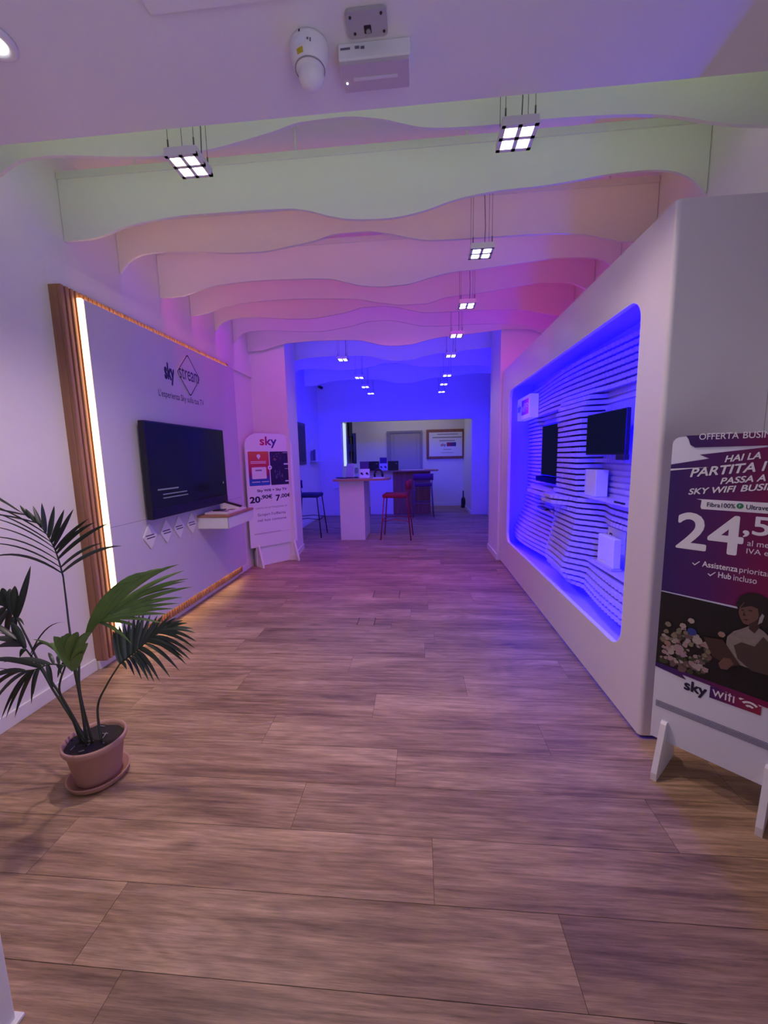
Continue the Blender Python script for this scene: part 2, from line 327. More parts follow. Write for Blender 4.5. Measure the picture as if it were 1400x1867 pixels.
def hermite(pts, n=110):
    xs = np.array([p[0] for p in pts]); zs = np.array([p[1] for p in pts])
    d = np.diff(zs)/np.maximum(np.diff(xs), 1e-4); t = np.zeros(len(xs)); t[0] = d[0]; t[-1] = d[-1]
    for i in range(1, len(xs)-1):
        t[i] = 0 if d[i-1]*d[i] <= 0 else 2*d[i-1]*d[i]/(d[i-1]+d[i])
    q = np.linspace(XL+.004, XR-.004, n); out = []
    for x in q:
        xx = min(max(x, xs[0]), xs[-1]); i = min(max(np.searchsorted(xs, xx)-1, 0), len(xs)-2); h = xs[i+1]-xs[i]; u = (xx-xs[i])/h
        z = (2*u**3-3*u**2+1)*zs[i]+(u**3-2*u**2+u)*h*t[i]+(-2*u**3+3*u**2)*zs[i+1]+(u**3-u**2)*h*t[i+1]
        out.append((float(x), float(z)))
    return out
PA, PB = prof(A2, 3.125), prof(B3, 3.614)
PR = [prof(A0, 2.146), prof(B1, 2.635), PA, PB, prof(B4, 4.10), PA, PA, PB, PB, PA, PB]
ORD = ['first', 'second', 'third', 'fourth', 'fifth', 'sixth', 'seventh', 'eighth', 'ninth', 'tenth', 'eleventh']
TONE = ['pale olive-white wavy ceiling baffle half hidden by the lower front ceiling', 'deep olive-white wavy ceiling baffle, nearest one shown whole', 'dusty pink lit wavy ceiling baffle ending in a hook at left',
        'rose lit wavy ceiling baffle', 'magenta pink lit wavy ceiling baffle', 'plum lit wavy ceiling baffle', 'purple lit wavy ceiling baffle just before the columns', 'violet lit wavy ceiling baffle across the two columns',
        'blue-violet lit wavy ceiling baffle behind the columns', 'bright blue lit wavy ceiling baffle in the back room', 'deep blue lit wavy ceiling baffle closest to the back wall']
ZT = 3.27
for k, Y in enumerate(YBF):
    t = thing('ceiling_baffle', TONE[k]+', '+ORD[k]+' from the entrance', 'ceiling baffle', ((XL+XR)/2, Y, 2.9), group='wavy baffles hung across the ceiling')
    p = hermite(PR[k]); mb = MB(); n = len(p); vs = []
    for x, z in p: vs += [(x, Y-.009, z), (x, Y+.009, z), (x, Y+.009, ZT-.03), (x, Y-.009, ZT-.03)]
    fs = []
    for i in range(n-1):
        for j in range(4): fs.append([i*4+j, i*4+(j+1) % 4, (i+1)*4+(j+1) % 4, (i+1)*4+j])
    fs += [[3, 2, 1, 0], [(n-1)*4+j for j in range(4)]]
    mb.add(vs, fs).build('board', M['baffle'], t)
    MB().box(XL+.004, XR-.004, Y-.018, Y+.018, ZT-.03, ZT+.012, .003).box(XL+.004, XR-.004, Y+.018, Y+.05, ZT-.004, ZT+.004).build('top_rail', M['rail'], t)
    for x in (-1.75, -.72, .30, 1.32): MB().ring([(x, Y, ZT+.01), (x, Y, ZC)], .006, 6).build('hanging_rod', M['rail'], t)
    c, s = STRIPS[k]
    tag(MB().box(XL+.06, XR-.06, Y+.010, Y+.024, ZT-.075, ZT-.035).build('led_strip', emis('baffle_led', c, s), t), 'coloured light strip on the back of the baffle')
    if k < len(DOWN):
        l = area('added_floor_tint', ((XL+XR)/2, Y+.035, ZT-.085), ((XL+XR)/2, Y+.035, 0), 3.7, .03, DOWN[k][1], DOWN[k][0]); l.data.spread = math.radians(130)  # added lamp to tint the floor, separate from the led_strip

q = MB().box(XL+.06, XR-.06, 1.851, 1.868, 3.22, 3.26).build('light_strip', emis('front_led', *FRONT_STRIP)); tag(q, 'pale light strip on the back of the lower front ceiling', 'light strip')
# ================================================================ PENDANT LAMPS
def pendant(label, loc, power):
    t = thing('pendant_lamp', label, 'pendant lamp', (0, 0, 0), group='four-lens pendant lamps', local=True)
    s = .075; h = MB().box(-s, s, -s, s, .008, .036, .003)
    for a in (-1, 0, 1):
        h.box(a*(s-.008)-.009, a*(s-.008)+.008, -s, s, 0, .012).box(-s, s, a*(s-.008)-.009, a*(s-.008)+.008, 0, .012)
    HB = h.build('housing', M['rail'], t); top = ZC-loc[2]
    for a in (-1, 1):
        for b in (-1, 1):
            MB().box(a*.036-.022, a*.036+.022, b*.036-.022, b*.036+.022, .000, .007, .002).build('led_lens', M['led'], HB)
            w = MB().ring([(a*.06, b*.06, .036), (a*.06, b*.06, top)], .0013, 5).ring([(a*.06, b*.06, .036), (a*.06, b*.06, .075)], .0035, 6)
            w.build('suspension_wire', M['steel'], t)
    MB().ring([(.03, .06, .036), (.036, .062, .2), (.028, .06, .4), (.03, .06, top)], .0025, 6).build('power_cable', M['steel'], t)
    t.location = loc
    spot('pendant_beam', (0, 0, -.02), power, PEND_COL, 140, 1, .05, t)
    return t
PP = [('right', 942, 248, 1.96), ('right', 877, 460, 2.88), ('right', 851, 556, 3.86), ('right', 832, 611, 4.82), ('right', 822, 648, 5.85), ('right', 815, 684, 6.8), ('right', 809, 700, 7.75), ('right', 805, 714, 8.7),
      ('left', 345, 300, 1.96), ('left', 625, 655, 5.85), ('left', 655, 688, 6.8), ('left', 666, 705, 7.75), ('left', 676, 717, 8.7)]
PLAB = ['big square pendant lamp hung at the right in front of the first baffle', 'pendant lamp with hanging cable below the second olive baffle, right row', 'pendant lamp below the rose baffle, third of the right row', 'pendant lamp below the plum baffle, fourth of the right row',
        'small pendant lamp between the columns, fifth of the right row', 'tiny pendant lamp in the blue room, sixth of the right row', 'tiny pendant lamp in the blue room, seventh of the right row', 'farthest tiny pendant lamp of the right row near the back wall',
        'big square pendant lamp hung at the left in front of the first baffle', 'small pendant lamp between the columns, beside the left column', 'tiny pendant lamp in the blue room, third of the left row', 'tiny pendant lamp in the blue room, fourth of the left row', 'farthest tiny pendant lamp of the left row near the back wall']
for (s, x, y, Y), lab, pw in zip(PP, PLAB, PEND_W):
    q = on(x, y, 1, Y); t = pendant(lab, (q.x, Y, q.z-.01), pw)

# ================================================================ FRONT CEILING FIXTURES
t = thing('security_camera', 'white turret security camera with yellow sticker on the front ceiling', 'security camera', (-.36, 1.575, ZB))
cx, cy = -.365, 1.575
MB().lathe([(.0, 0), (.066, 0), (.068, -.010), (.067, -.026), (.062, -.048), (.056, -.066), (.050, -.072), (0, -.072)], (cx, cy, ZB)).build('body', M['white'], t)
MB().sphere((cx, cy+.014, ZB-.074), .046).build('ball', M['white'], t)
st = MB(); 
st.ring([(cx+.051*math.cos(a), cy+.051*math.sin(a), ZB-.0715) for a in [2*PI*i/24 for i in range(25)]], .0022, 6).build('seam', M['grey'], t)
def shell(a0, a1, z0, z1, r0, r1, m, name):
    v = []; n = 6
    for i in range(n+1):
        a = a0+(a1-a0)*i/n
        v += [(cx+r0*math.cos(a), cy+r0*math.sin(a), ZB+z0), (cx+r1*math.cos(a), cy+r1*math.sin(a), ZB+z1)]
    MB().add(v, [[2*i, 2*i+2, 2*i+3, 2*i+1] for i in range(n)]).build(name, m, t)
shell(-PI/2-.55, -PI/2-.15, -.050, -.064, .0620, .0575, M['yellow'], 'warning_sticker')
shell(-PI/2-.55, -PI/2+.0, -.026, -.042, .0678, .0648, M['paper'], 'rating_label')
shell(-PI/2+.1, -PI/2+.2, -.030, -.036, .0668, .0655, M['inkgrey'], 'print_mark'); shell(-PI/2+.25, -PI/2+.32, -.030, -.040, .0668, .0648, M['inkgrey'], 'print_mark')
shell(-PI/2-.30, -PI/2-.22, -.004, -.012, .0682, .0686, M['black'], 'slot')
t = thing('mounting_plate', 'bare grey mounting plate with open centre hole on the front ceiling', 'mounting plate', (-.155, 1.51, ZB))
pl = rrect(-.222, -.088, 1.468, 1.553, .014)
MB().prism([(x, y, ZB-.001) for x, y in pl], (0, 0, -.012)).build('plate', M['plate'], t)
MB().prism([(x, y, ZB-.0132) for x, y in rrect(-.166, -.142, 1.512, 1.538, .003)], (0, 0, -.001)).build('centre_hole', M['dark'], t)
MB().prism([(x, y, ZB-.0143) for x, y in circle(-.152, 1.53, .008, 12)], (0, 0, -.003)).build('plug', M['grey'], t)
for x, y in ((-.207, 1.484), (-.106, 1.480), (-.198, 1.535), (-.100, 1.536)): MB().lathe([(0, -.013), (.0045, -.013), (.004, -.0155), (0, -.0155)], (x, y, ZB), 12).build('screw', M['dark'], t)
t = thing('emergency_light', 'white emergency light box with smoked diffuser on the front ceiling', 'emergency light', (-.138, 1.63, ZB))
MB().box(-.264, -.014, 1.575, 1.69, ZB-.052, ZB-.001, .004).build('housing', M['white'], t)
MB().prism([(x, y, ZB-.052) for x, y in rrect(-.258, -.020, 1.580, 1.686, .004)], (0, 0, -.012)).build('diffuser', M['lens'], t)
MB().box(-.22, -.06, 1.628, 1.64, ZB-.0665, ZB-.0645).build('lamp_tube', M['rail'], t)
MB().box(-.248, -.243, 1.645, 1.650, ZB-.0665, ZB-.0645).build('indicator_led', M['leddim'], t)
MB().box(-.256, -.222, 1.5735, 1.5755, ZB-.022, ZB-.016).box(-.205, -.19, 1.5735, 1.5755, ZB-.022, ZB-.014).box(-.185, -.172, 1.5735, 1.5755, ZB-.024, ZB-.016).build('print', M['inkgrey'], t)
MB().prism([(x, y, ZB-.001) for x, y in rrect(-.83, -.36, 1.05, 1.402, .012)], (0, 0, -.02)).build('ceiling_vent_cover', M['trim'], None)
tag(bpy.data.objects['ceiling_vent_cover'], 'plain white rectangular cover on the front ceiling, cut by the top of the photo', 'cover')
t = thing('ceiling_downlight', 'round white downlight on the front ceiling at far left', 'downlight', (-1.42, 1.43, ZB))
MB().lathe([(.0, -.001), (.072, -.001), (.072, -.010), (.066, -.016), (.050, -.016), (.046, -.008), (0, -.008)], (-1.42, 1.43, ZB)).build('rim', M['white'], t)
MB().lathe([(0, -.009), (.032, -.009), (.030, -.012), (0, -.012)], (-1.42, 1.44, ZB)).build('lens', M['led'], t)
spot('downlight_beam', (0, .01, -.03), 11, (1, .92, .86), 120, .9, .04, t)

# ================================================================ LEFT MEDIA PANEL
FP = Frame((XL, 2.46), PI/2, .115)               # local x = Y-2.46, local -y out of the wall; panel face at .115
t = PANEL = thing('wooden_media_panel', 'large lilac white panel with warm lit slatted wood edge on the left wall', 'wall panel', (XL, 2.46, 0), PI/2, local=True)
z0, z1 = .066, 2.553
sb = MB().box(0, 2.20, -.058, -.001, z0, z1)
x = 0
while x < 2.19:
    sb.box(x, x+.024, -.085, -.058, z0, z1, .003, seg=1); x += .037
sb.build('slatted_board', M['wood'], t)
PX0, PX1, PZ0, PZ1 = .135, 2.27, .155, 2.508
FACE = MB().box(PX0, PX1, -.115, -.098, PZ0, PZ1, .002).build('face_panel', M['panel'], t)
MB().box(PX0+.03, PX1-.12, -.098, -.086, .4, 2.3).build('spacer', M['wood'], t)
MB().box(PX0+.003, PX1-.005, -.1156, -.1150, .992, .9945).build('panel_joint', M['inkgrey'], t)
MB().box(.112, .134, -.108, -.0855, PZ0+.0, PZ1).build('led_strip', M['warm'], t)
MB().box(.13, 2.17, -.097, -.0865, PZ1-.013, PZ1-.002).build('led_strip', M['warm2'], t)
MB().box(.13, 2.17, -.097, -.0865, PZ0+.002, PZ0+.013).build('led_strip', M['warm2'], t)
def fp(px, py): return FP.at(px, py)
# lettering on the panel
(xa, za), (xb, zb) = fp(300.5, 692), fp(319, 696)
text('sky_lettering', 'sky', M['ink'], FACE, xa, xb, za-.035, .19, -.1154, .045)
dc = [fp(339, 646), fp(320.8, 678), fp(345.7, 723.4), fp(361.4, 690)]
cxd = (dc[1][0]+dc[3][0])/2; czd = (dc[0][1]+dc[2][1])/2; rx = (dc[3][0]-dc[1][0])/2+.005; rz = (dc[0][1]-dc[2][1])/2
def diamond(cx, cz, rx, rz): 
    out = []
    for i, (dx, dz) in enumerate(((0, -1), (1, 0), (0, 1), (-1, 0))):
        p = Vector((cx+dx*rx, cz+dz*rz)); prv = Vector((cx+(0, 1, 0, -1)[i-1]*rx, cz+(-1, 0, 1, 0)[i-1]*rz)); nxt = Vector((cx+(0, 1, 0, -1)[(i+1) % 4]*rx, cz+(-1, 0, 1, 0)[(i+1) % 4]*rz))
        for s in range(5):
            u = s/4; a = p+(prv-p)*.09; b = p+(nxt-p)*.09; q = a*(1-u)**2+p*2*u*(1-u)+b*u*u; out.append((q.x, q.y))
    return out
MB().poly(diamond(cxd, czd, rx, rz), -.1152, 0, .012).build('diamond_plate', M['panel'], FACE)
do, di = diamond(cxd, czd, rx, rz), diamond(cxd, czd, rx-.009, rz-.012); d = MB()
for i in range(len(do)):
    k = (i+1) % len(do); d.poly([do[i], do[k], di[k], di[i]], -.1274, 0, .0012)
d.build('diamond_outline', M['ink'], FACE)
text('stream_lettering', 'stream', M['ink'], FACE, cxd-rx*.84, cxd+rx*.86, czd-.05, .105, -.1292, .0)
(xa, za), (xb, zb) = fp(290, 727), fp(372, 742)
text('slogan_lettering', "L'esperienza Sky sulla tua TV", M['ink'], FACE, xa, xb, (za+zb)/2, .075, -.1154, .004)
# four small diamond plates
FD = [(272, 978, 'nearest the entrance'), (302, 969, 'second from the entrance'), (325, 961, 'third from the entrance'), (348, 954, 'right beside the shelf')]
for px, py, w in FD:
    cx, cz = fp(px, py); q = thing('diamond_plaque', 'small white diamond plaque below the television, '+w, 'plaque', (XL+.1165, 2.46+cx, cz), PI/2, 'small diamond plaques below the television', local=True)
    MB().poly(diamond(0, 0, .082, .105), 0, 0, .010).build('plate', M['white'], q)
    MB().box(-.055, .045, -.0108, -.010, .006, .014).box(-.045, .055, -.0108, -.010, -.016, -.008).build('print', M['ink'], q)

# television
ft = Frame((XL, 2.46), PI/2, .205)
(xa, zt), (xb, zt2), (xc, zb), (xd, zb2) = ft.at(265, 770), ft.at(410, 782), ft.at(412, 918), ft.at(278, 947)
x0, x1, zt, zb = (xa+xd)/2, (xb+xc)/2, (zt+zt2)/2, (zb+zb2)/2
t = thing('television', 'large wall television with dark screen on the lilac panel', 'television', (XL, 2.46, 0), PI/2, local=True)
MB().box(x0+.25, x1-.25, -.150, -.1165, zb+.18, zt-.12).build('wall_bracket', M['black'], t)
CAS = MB().box(x0, x1, -.205, -.150, zb, zt, .006).build('casing', M['bezel'], t)
MB().box(x0+.012, x1-.012, -.2065, -.2045, zb+.085, zt-.014).build('screen', M['screen'], CAS)
MB().box(x0+.004, x1-.004, -.207, -.2045, zb+.004, zb+.080, .0008).build('lower_bezel', M['bezel'], CAS)
tx = MB(); lines(tx, x0+.08, x0+.36, zb+.225, 1, .03, .012, -.2068, 0, .0); lines(tx, x0+.14, x0+.52, zb+.185, 2, .03, .009, -.2068, 0, .25); tx.box(x1-.09, x1-.07, -.2074, -.2068, zb+.21, zb+.23); tx.build('screen_text', M['scrtext'], CAS)

# shelf with its objects
sx0, sx1, sd = -2.164, -1.85, 0
t = thing('wall_shelf', 'white box shelf with oak top fixed under the right end of the television', 'shelf', (-2.0, 4.0, .78))
MB().box(sx0, sx1, 3.70, 4.29, .783, .893, .002).build('box', M['white'], t)
MB().box(sx0, sx1+.006, 3.694, 4.296, .893, .916, .002).build('oak_top', M['woodtop'], t)
MB().box(sx1-.004, sx1-.0005, 3.699, 3.7005, .785, .892).build('corner_joint', M['dark'], t)
t = thing('display_board', 'flat white board with small dark device lying on the oak wall shelf', 'board', (-2.0, 4.0, .917))
MB().box(-2.12, -1.88, 3.76, 4.20, .9165, .934, .002).build('board', M['white'], t)
MB().box(-2.09, -2.0, 3.86, 3.98, .9342, .944, .003).build('streaming_puck', M['black'], t)
MB().box(-1.99, -1.93, 3.84, 3.90, .9342, .937).box(-1.98, -1.92, 3.95, 4.02, .9342, .937).build('print', M['inkgrey'], t)
t = thing('remote_stand', 'small white wedge stand at the back of the wall shelf', 'stand', (-1.98, 4.1, .934))
MB().prism([(-2.11, 4.06, .935), (-1.90, 4.06, .935), (-1.90, 4.06, .945), (-2.11, 4.06, 1.005)], (0, .10, 0)).build('wedge', M['white'], t)
q = MB().box(-.11, .11, -.02, .02, .0, .018, .006, seg=3)
tag(q.build('remote_control', M['black'], None), 'slim black remote control sloping on the white stand', 'remote control')
o = bpy.data.objects['remote_control']; o.location = (-2.005, 4.11, .977); o.rotation_euler = (0, math.atan2(.060, .21), 0)

# ================================================================ LEFT TOTEM
TH = math.atan2(.7401, .6725); P0 = (-2.1994, 5.0880)
FL = Frame(P0, TH, .012)
t = thing('cardboard_totem', 'white round-shouldered price totem standing by the left column', 'totem sign', (P0[0], P0[1], 0), TH, local=True)
L = FL.at
bx0, bx1, bz1 = -.055, .63, 1.79
out = [(bx0+.015, .27), (bx1+.02, .27)] + [(bx1+.004, .9)]
out = [(bx0-.005, .27), (bx1+.015, .27)]
for i in range(11):
    a = .5*PI*i/10; out.append((bx1-.20+.20*math.cos(a), bz1-.17+.17*math.sin(a)))
for i in range(11):
    a = .5*PI+.5*PI*i/10; out.append((bx0+.20+.20*math.cos(a), bz1-.17+.17*math.sin(a)))
MB().box(.02, .60, .012, .024, .0, .30, .002).build('rear_plate', M['paper'], t)
for xf in (.045, .585):
    MB().prism([(xf-.012, -.135, 0), (xf-.012, .10, 0), (xf-.012, .10, .18), (xf-.012, .0, .30), (xf-.012, -.025, .30), (xf-.012, -.135, .03)], (.024, 0, 0)).build('foot', M['white'], t)
t = MB().poly(out, .010, 0, .022).build('board', M['paper'], t)
yf = -.0126
g_sky = gradient('sky_print', [(0, (.55, .01, .02)), (.35, (.45, .0, .12)), (.6, (.08, .01, .25)), (1, (.02, .02, .28))])
(xa, _), (xb, _) = L(474, 815), L(503, 815)
text('sky_lettering', 'sky', g_sky, t, .155, .40, 1.595, .155, yf, .02)
g_r = gradient('offer_print', [(0, (.03, .10, .45)), (.16, (.02, .08, .42)), (.3, (.22, .01, .10)), (.5, (.50, .015, .04)), (.8, (.62, .08, .02)), (1, (.62, .13, .02))], 2)
MB().poly(rrect(-.022, .272, 1.10, 1.552, .014), yf, 0).build('router_print', g_r, t)
d = MB(); d.poly(rrect(.02, .225, 1.19, 1.345, .012), yf-.0007, 0); d.build('router_picture', M['white'], t)
d = MB(); d.box(.07, .16, yf-.0020, yf-.0014, 1.295, 1.312); d.build('router_label', M['inkgrey'], t)
d = MB(); d.poly(circle(.125, 1.49, .026), yf-.0007); d.poly([(.108, 1.475), (.142, 1.475), (.125, 1.440)], yf-.0007)
lines(d, .01, .24, 1.415, 2, .02, .008, yf-.0007, 0, .12); lines(d, .015, .13, 1.145, 1, .02, .009, yf-.0007, 0, 0); lines(d, .15, .255, 1.145, 1, .02, .009, yf-.0007, 0, 0)
d.build('print', M['inkwhite'], t)
g_d = mat('dark_collage_print', (.018, .012, .03), .4)
MB().poly(rrect(.285, .592, 1.096, 1.55, .014), yf, 0).build('collage_print', g_d, t)
d = MB(); rr = random.Random(3)
for i in range(26):
    x, z = rr.uniform(.30, .50), rr.uniform(1.43, 1.53); d.poly(circle(x, z, rr.uniform(.005, .011), 8), yf-.0007, rr.choice([0, 1, 1, 2]))
for i in range(16):
    x, z = rr.uniform(.34, .46), rr.uniform(1.15, 1.33); d.box(x, x+rr.uniform(.006, .02), yf-.0013, yf-.0007, z, z+rr.uniform(.01, .05), m=rr.choice([1, 3]))
d.build('collage_figures', [mat('collage_pink', (.28, .08, .12), .5), mat('collage_plum', (.06, .03, .08), .5), mat('collage_amber', (.35, .12, .06), .5), mat('collage_grey', (.14, .12, .18), .5)], t)
d = MB()
d.box(.49, .56, yf-.0013, yf-.0007, 1.368, 1.388); d.box(.50, .56, yf-.0013, yf-.0007, 1.31, 1.315); d.box(.48, .55, yf-.0013, yf-.0007, 1.53, 1.535)
d.box(.50, .565, yf-.0013, yf-.0007, 1.135, 1.152); d.build('collage_logos', M['inkwhite'], t)
MB().poly(circle(.278, 1.335, .030), yf-.0009).build('plus_disc', M['paper'], t)
MB().box(.266, .290, yf-.0028, yf-.0016, 1.332, 1.338).box(.275, .281, yf-.0028, yf-.0016, 1.323, 1.347).build('plus_mark', M['ink'], t)
def tl(name, body, pl, pr, h, bold=0, m='ink'):
    (xa, za), (xb, zb) = L(*pl), L(*pr); return text(name, body, M[m], t, xa, xb, (za+zb)/2, h, yf, bold)
tl('title_lettering', 'Sky Wifi + Sky TV', (469, 899), (523, 894.5), .046, .025)
tl('price_lettering', '20', (455.5, 919), (475, 916), .088, .035); tl('price_lettering', ',90€', (475.5, 912.5), (496.5, 908.5), .066, .025)
tl('price_lettering', '7', (503, 914), (511, 912.5), .088, .035); tl('price_lettering', ',00€', (511.5, 909.5), (530, 905.5), .066, .025)
tl('note_lettering', 'COSTO DI ATTIVAZIONE 29', (466, 929), (523, 923), .022, .0, 'inkgrey')
tl('note_lettering', "Scopri l'offerta", (470, 942.5), (521, 938), .052, .008, 'inkgrey'); tl('note_lettering', 'nel tuo comune', (470, 951), (522, 946), .036, .008, 'inkgrey')
d = MB(); d.box(.0, .40, yf-.0006, yf, .452, .456).box(.0, .62, yf-.0006, yf, .4435, .4455); d.build('fine_print', M['inkgrey'], t)
MB().box(.275, .277, yf-.0006, yf, .86, .97).build('divider', M['inkgrey'], t)

# ================================================================ DISPLAY WALL (right)
DX, DY0, DY1, DZ = 1.105, 1.955, 5.475, 2.505
HY0, HY1, HZ0, HZ1, HR = 2.19, 5.07, .365, 2.205, .11
t = DW = thing('display_wall', 'long white freestanding display wall with a blue lit rounded niche', 'display wall', (1.37, 3.7, 0))
bm = bmesh.new(); RC = .02
def loop(pts):
    vs = [bm.verts.new(p) for p in pts]; return [bm.edges.new((vs[i], vs[(i+1) % len(vs)])) for i in range(len(vs))], vs
e1, v1 = loop([(DX, DY0+RC, .018), (DX, DY1, .018), (DX, DY1, DZ), (DX, DY0+RC, DZ)])
hole = rrect(HY0, HY1, HZ0, HZ1, HR, 8)
e2, v2 = loop([(DX, a, b) for a, b in hole])
bmesh.ops.triangle_fill(bm, use_beauty=True, use_dissolve=False, edges=e1+e2)
# lip of the hole
v3 = [bm.verts.new((DX+.03, a, b)) for a, b in hole]
for i in range(len(v2)): bm.faces.new((v2[i], v2[(i+1) % len(v2)], v3[(i+1) % len(v2)], v3[i]))
mb = MB().bm(bm)
n = 8; arc = [(DX+RC-RC*math.cos(.5*PI*i/n), DY0+RC-RC*math.sin(.5*PI*i/n)) for i in range(n+1)]
mb.add([(x, y, z) for x, y in arc for z in (.018, DZ)], [[2*i, 2*i+1, 2*i+3, 2*i+2] for i in range(n)], 0, True)
XE = XR-.006
mb.add([(DX+RC, DY0, .018), (XE, DY0, .018), (XE, DY0, DZ), (DX+RC, DY0, DZ)], [(0, 1, 2, 3)])
mb.add([(x, y, DZ) for x, y in arc]+[(XE, DY0, DZ), (XE, DY1, DZ), (DX, DY1, DZ)], [list(range(n+4))])
mb.add([(DX, DY1, .018), (XE, DY1, .018), (XE, DY1, DZ), (DX, DY1, DZ)], [(0, 1, 2, 3)])
mb.build('shell', M['lacq'], t)
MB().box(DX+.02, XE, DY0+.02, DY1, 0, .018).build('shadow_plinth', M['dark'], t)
xj = on(1398, 730, 1, DY0).x; MB().box(xj, xj+.0016, DY0-.0008, DY0+.001, .03, DZ-.005).build('panel_joint', M['grey'], t)
CB = 1.47; c0, c1, cz0, cz1 = HY0-.05, HY1+.30, HZ0-.09, HZ1+.09
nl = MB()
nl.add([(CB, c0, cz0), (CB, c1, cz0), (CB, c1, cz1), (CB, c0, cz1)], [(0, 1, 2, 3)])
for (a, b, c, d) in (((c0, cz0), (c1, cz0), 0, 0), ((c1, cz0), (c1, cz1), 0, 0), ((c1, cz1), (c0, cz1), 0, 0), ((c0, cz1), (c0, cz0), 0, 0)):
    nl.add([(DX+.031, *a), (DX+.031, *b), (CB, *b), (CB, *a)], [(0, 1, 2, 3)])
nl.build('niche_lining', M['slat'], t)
lx0, lx1 = DX+.032, DX+.046
MB().box(lx0, lx1, HY0+.08, HY1-.08, HZ1+.052, HZ1+.070).build('led_strip', M['niche'], t)
MB().box(lx0, lx1, HY0+.08, HY1-.08, HZ0-.070, HZ0-.052).build('led_strip', M['niche'], t)
MB().box(lx0, lx1, HY1+.235, HY1+.253, HZ0+.08, HZ1-.08).build('led_strip', M['niche'], t)
MB().box(lx0, lx1, HY0-.034, HY0-.016, HZ0+.08, HZ1-.08).build('led_strip', M['niche'], t)
def sm(a, b, x):
    u = min(max((x-a)/(b-a), 0), 1); return u*u*(3-2*u)
def win(x, a, b, s): return sm(a-s, a, x)*(1-sm(b, b+s, x))
def relief(y, z):
    p = .04
    p += .15*win(y, 3.35, 3.80, .22)*win(z, .5, 1.72, .25)
    p += .19*math.exp(-((z-.42)/.30)**2)*(.72+.28*math.sin(2.6*y+1.3))
    p += .17*math.exp(-((z-1.03)/.05)**2)*win(y, 3.7, 4.75, .35)
    p += .085*(.5+.5*math.sin(2.1*y+3.4*z-1.0))*sm(1.62, 1.9, z)
    p += .05*win(y, 2.2, 2.55, .15)*win(z, .95, 1.38, .1)
    p += .05*win(y, 2.2, 2.9, .3)*win(z, .90, 1.08, .05)
    k = max(win(y, 2.50, 3.28, .05)*win(z, 1.40, 1.86, .06), win(y, 3.88, 4.85, .05)*win(z, 1.10, 1.80, .05), win(y, 2.55, 3.32, .03)*win(z, 1.09, 1.36, .03), win(y, 2.28, 3.12, .04)*win(z, .60, .90, .03), win(y, 3.95, 4.7, .08)*win(z, .84, .97, .03))
    p = p*(1-k)+.012*k
    return min(p, .30)
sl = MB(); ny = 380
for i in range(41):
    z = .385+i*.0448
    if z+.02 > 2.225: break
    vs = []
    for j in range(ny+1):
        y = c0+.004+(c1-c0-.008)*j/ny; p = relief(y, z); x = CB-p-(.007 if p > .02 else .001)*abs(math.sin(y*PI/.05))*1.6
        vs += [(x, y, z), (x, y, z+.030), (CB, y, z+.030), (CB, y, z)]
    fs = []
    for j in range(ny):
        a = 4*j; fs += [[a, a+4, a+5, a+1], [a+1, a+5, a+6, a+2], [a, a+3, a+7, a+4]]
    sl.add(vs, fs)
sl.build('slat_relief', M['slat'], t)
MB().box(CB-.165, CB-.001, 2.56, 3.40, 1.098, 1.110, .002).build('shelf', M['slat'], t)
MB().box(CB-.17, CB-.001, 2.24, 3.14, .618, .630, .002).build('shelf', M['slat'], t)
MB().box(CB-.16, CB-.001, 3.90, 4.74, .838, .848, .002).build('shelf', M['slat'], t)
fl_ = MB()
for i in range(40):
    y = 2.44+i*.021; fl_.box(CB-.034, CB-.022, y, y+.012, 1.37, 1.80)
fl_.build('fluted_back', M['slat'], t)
# things in the niche; local frame faces -X
def nthing(name, label, cat, x, y, z, th=-PI/2): return thing(name, label, cat, (x, y, z), th, local=True)
q = nthing('monitor', 'small dark monitor on an arm in the near upper part of the blue niche', 'monitor', 1.31, 2.985, 1.43, -PI/2+.06)
MB().box(-.262, .262, 0, .030, 0, .300, .004).build('casing', M['bezel'], q); MB().box(-.255, .255, -.0012, .0005, .010, .294).build('screen', M['screen2'], q)
MB().box(-.05, .05, .030, .125, .09, .19, .004).build('wall_arm', M['black'], q); MB().box(.16, .26, .0, .035, -.035, 0, .003).build('cable_box', M['black'], q); MB().box(.215, .230, .012, .022, .055, .07).build('status_lamp', M['rail'], q)
q = nthing('television', 'dark television recessed behind the slats at the far end of the blue niche', 'television', 1.415, 4.33, 1.14)
MB().box(-.44, .44, 0, .035, .06, .62, .004).build('casing', M['bezel'], q); MB().box(-.43, .43, -.0012, .0005, .07, .61).build('screen', M['screen2'], q)
MB().box(-.44, .44, -.06, .03, 0, .055, .004).build('soundbar', mat('matte_black', (.002, .002, .002), .7, spec=.03), q)
q = nthing('wifi_sign', 'white box sign with plum logo block at the top far end of the blue niche', 'sign', 1.27, 4.98, 1.86)
def NS(px, py): return Frame((1.27, 4.98), -PI/2).at(px, py)
MB().box(-.37, .19, 0, .10, 0, .265, .004).build('box', mat('lit_sign_face', (.8, .8, .82), .4, emit=(.62, .42, .55), es=.15), q)
gw = gradient('wifi_block', [(0, (.05, .01, .20)), (.5, (.22, .01, .12)), (1, (.50, .015, .05))])
gb = gw.node_tree.nodes['Principled BSDF']; gw.node_tree.links.new(gb.inputs['Base Color'].links[0].from_socket, gb.inputs['Emission Color']); gb.inputs['Emission Strength'].default_value = .32
MB().poly([(-.16, .05), (.15, .05), (.15, .225), (-.16, .225)], -.0005).build('plum_block', gw, q)
text('sky_lettering', 'sky', M['ink'], q, -.345, -.185, .07, .13, -.0012, .03); text('wifi_lettering', 'wifi', M['inkwhite'], q, -.145, .01, .08, .11, -.0018, .01)
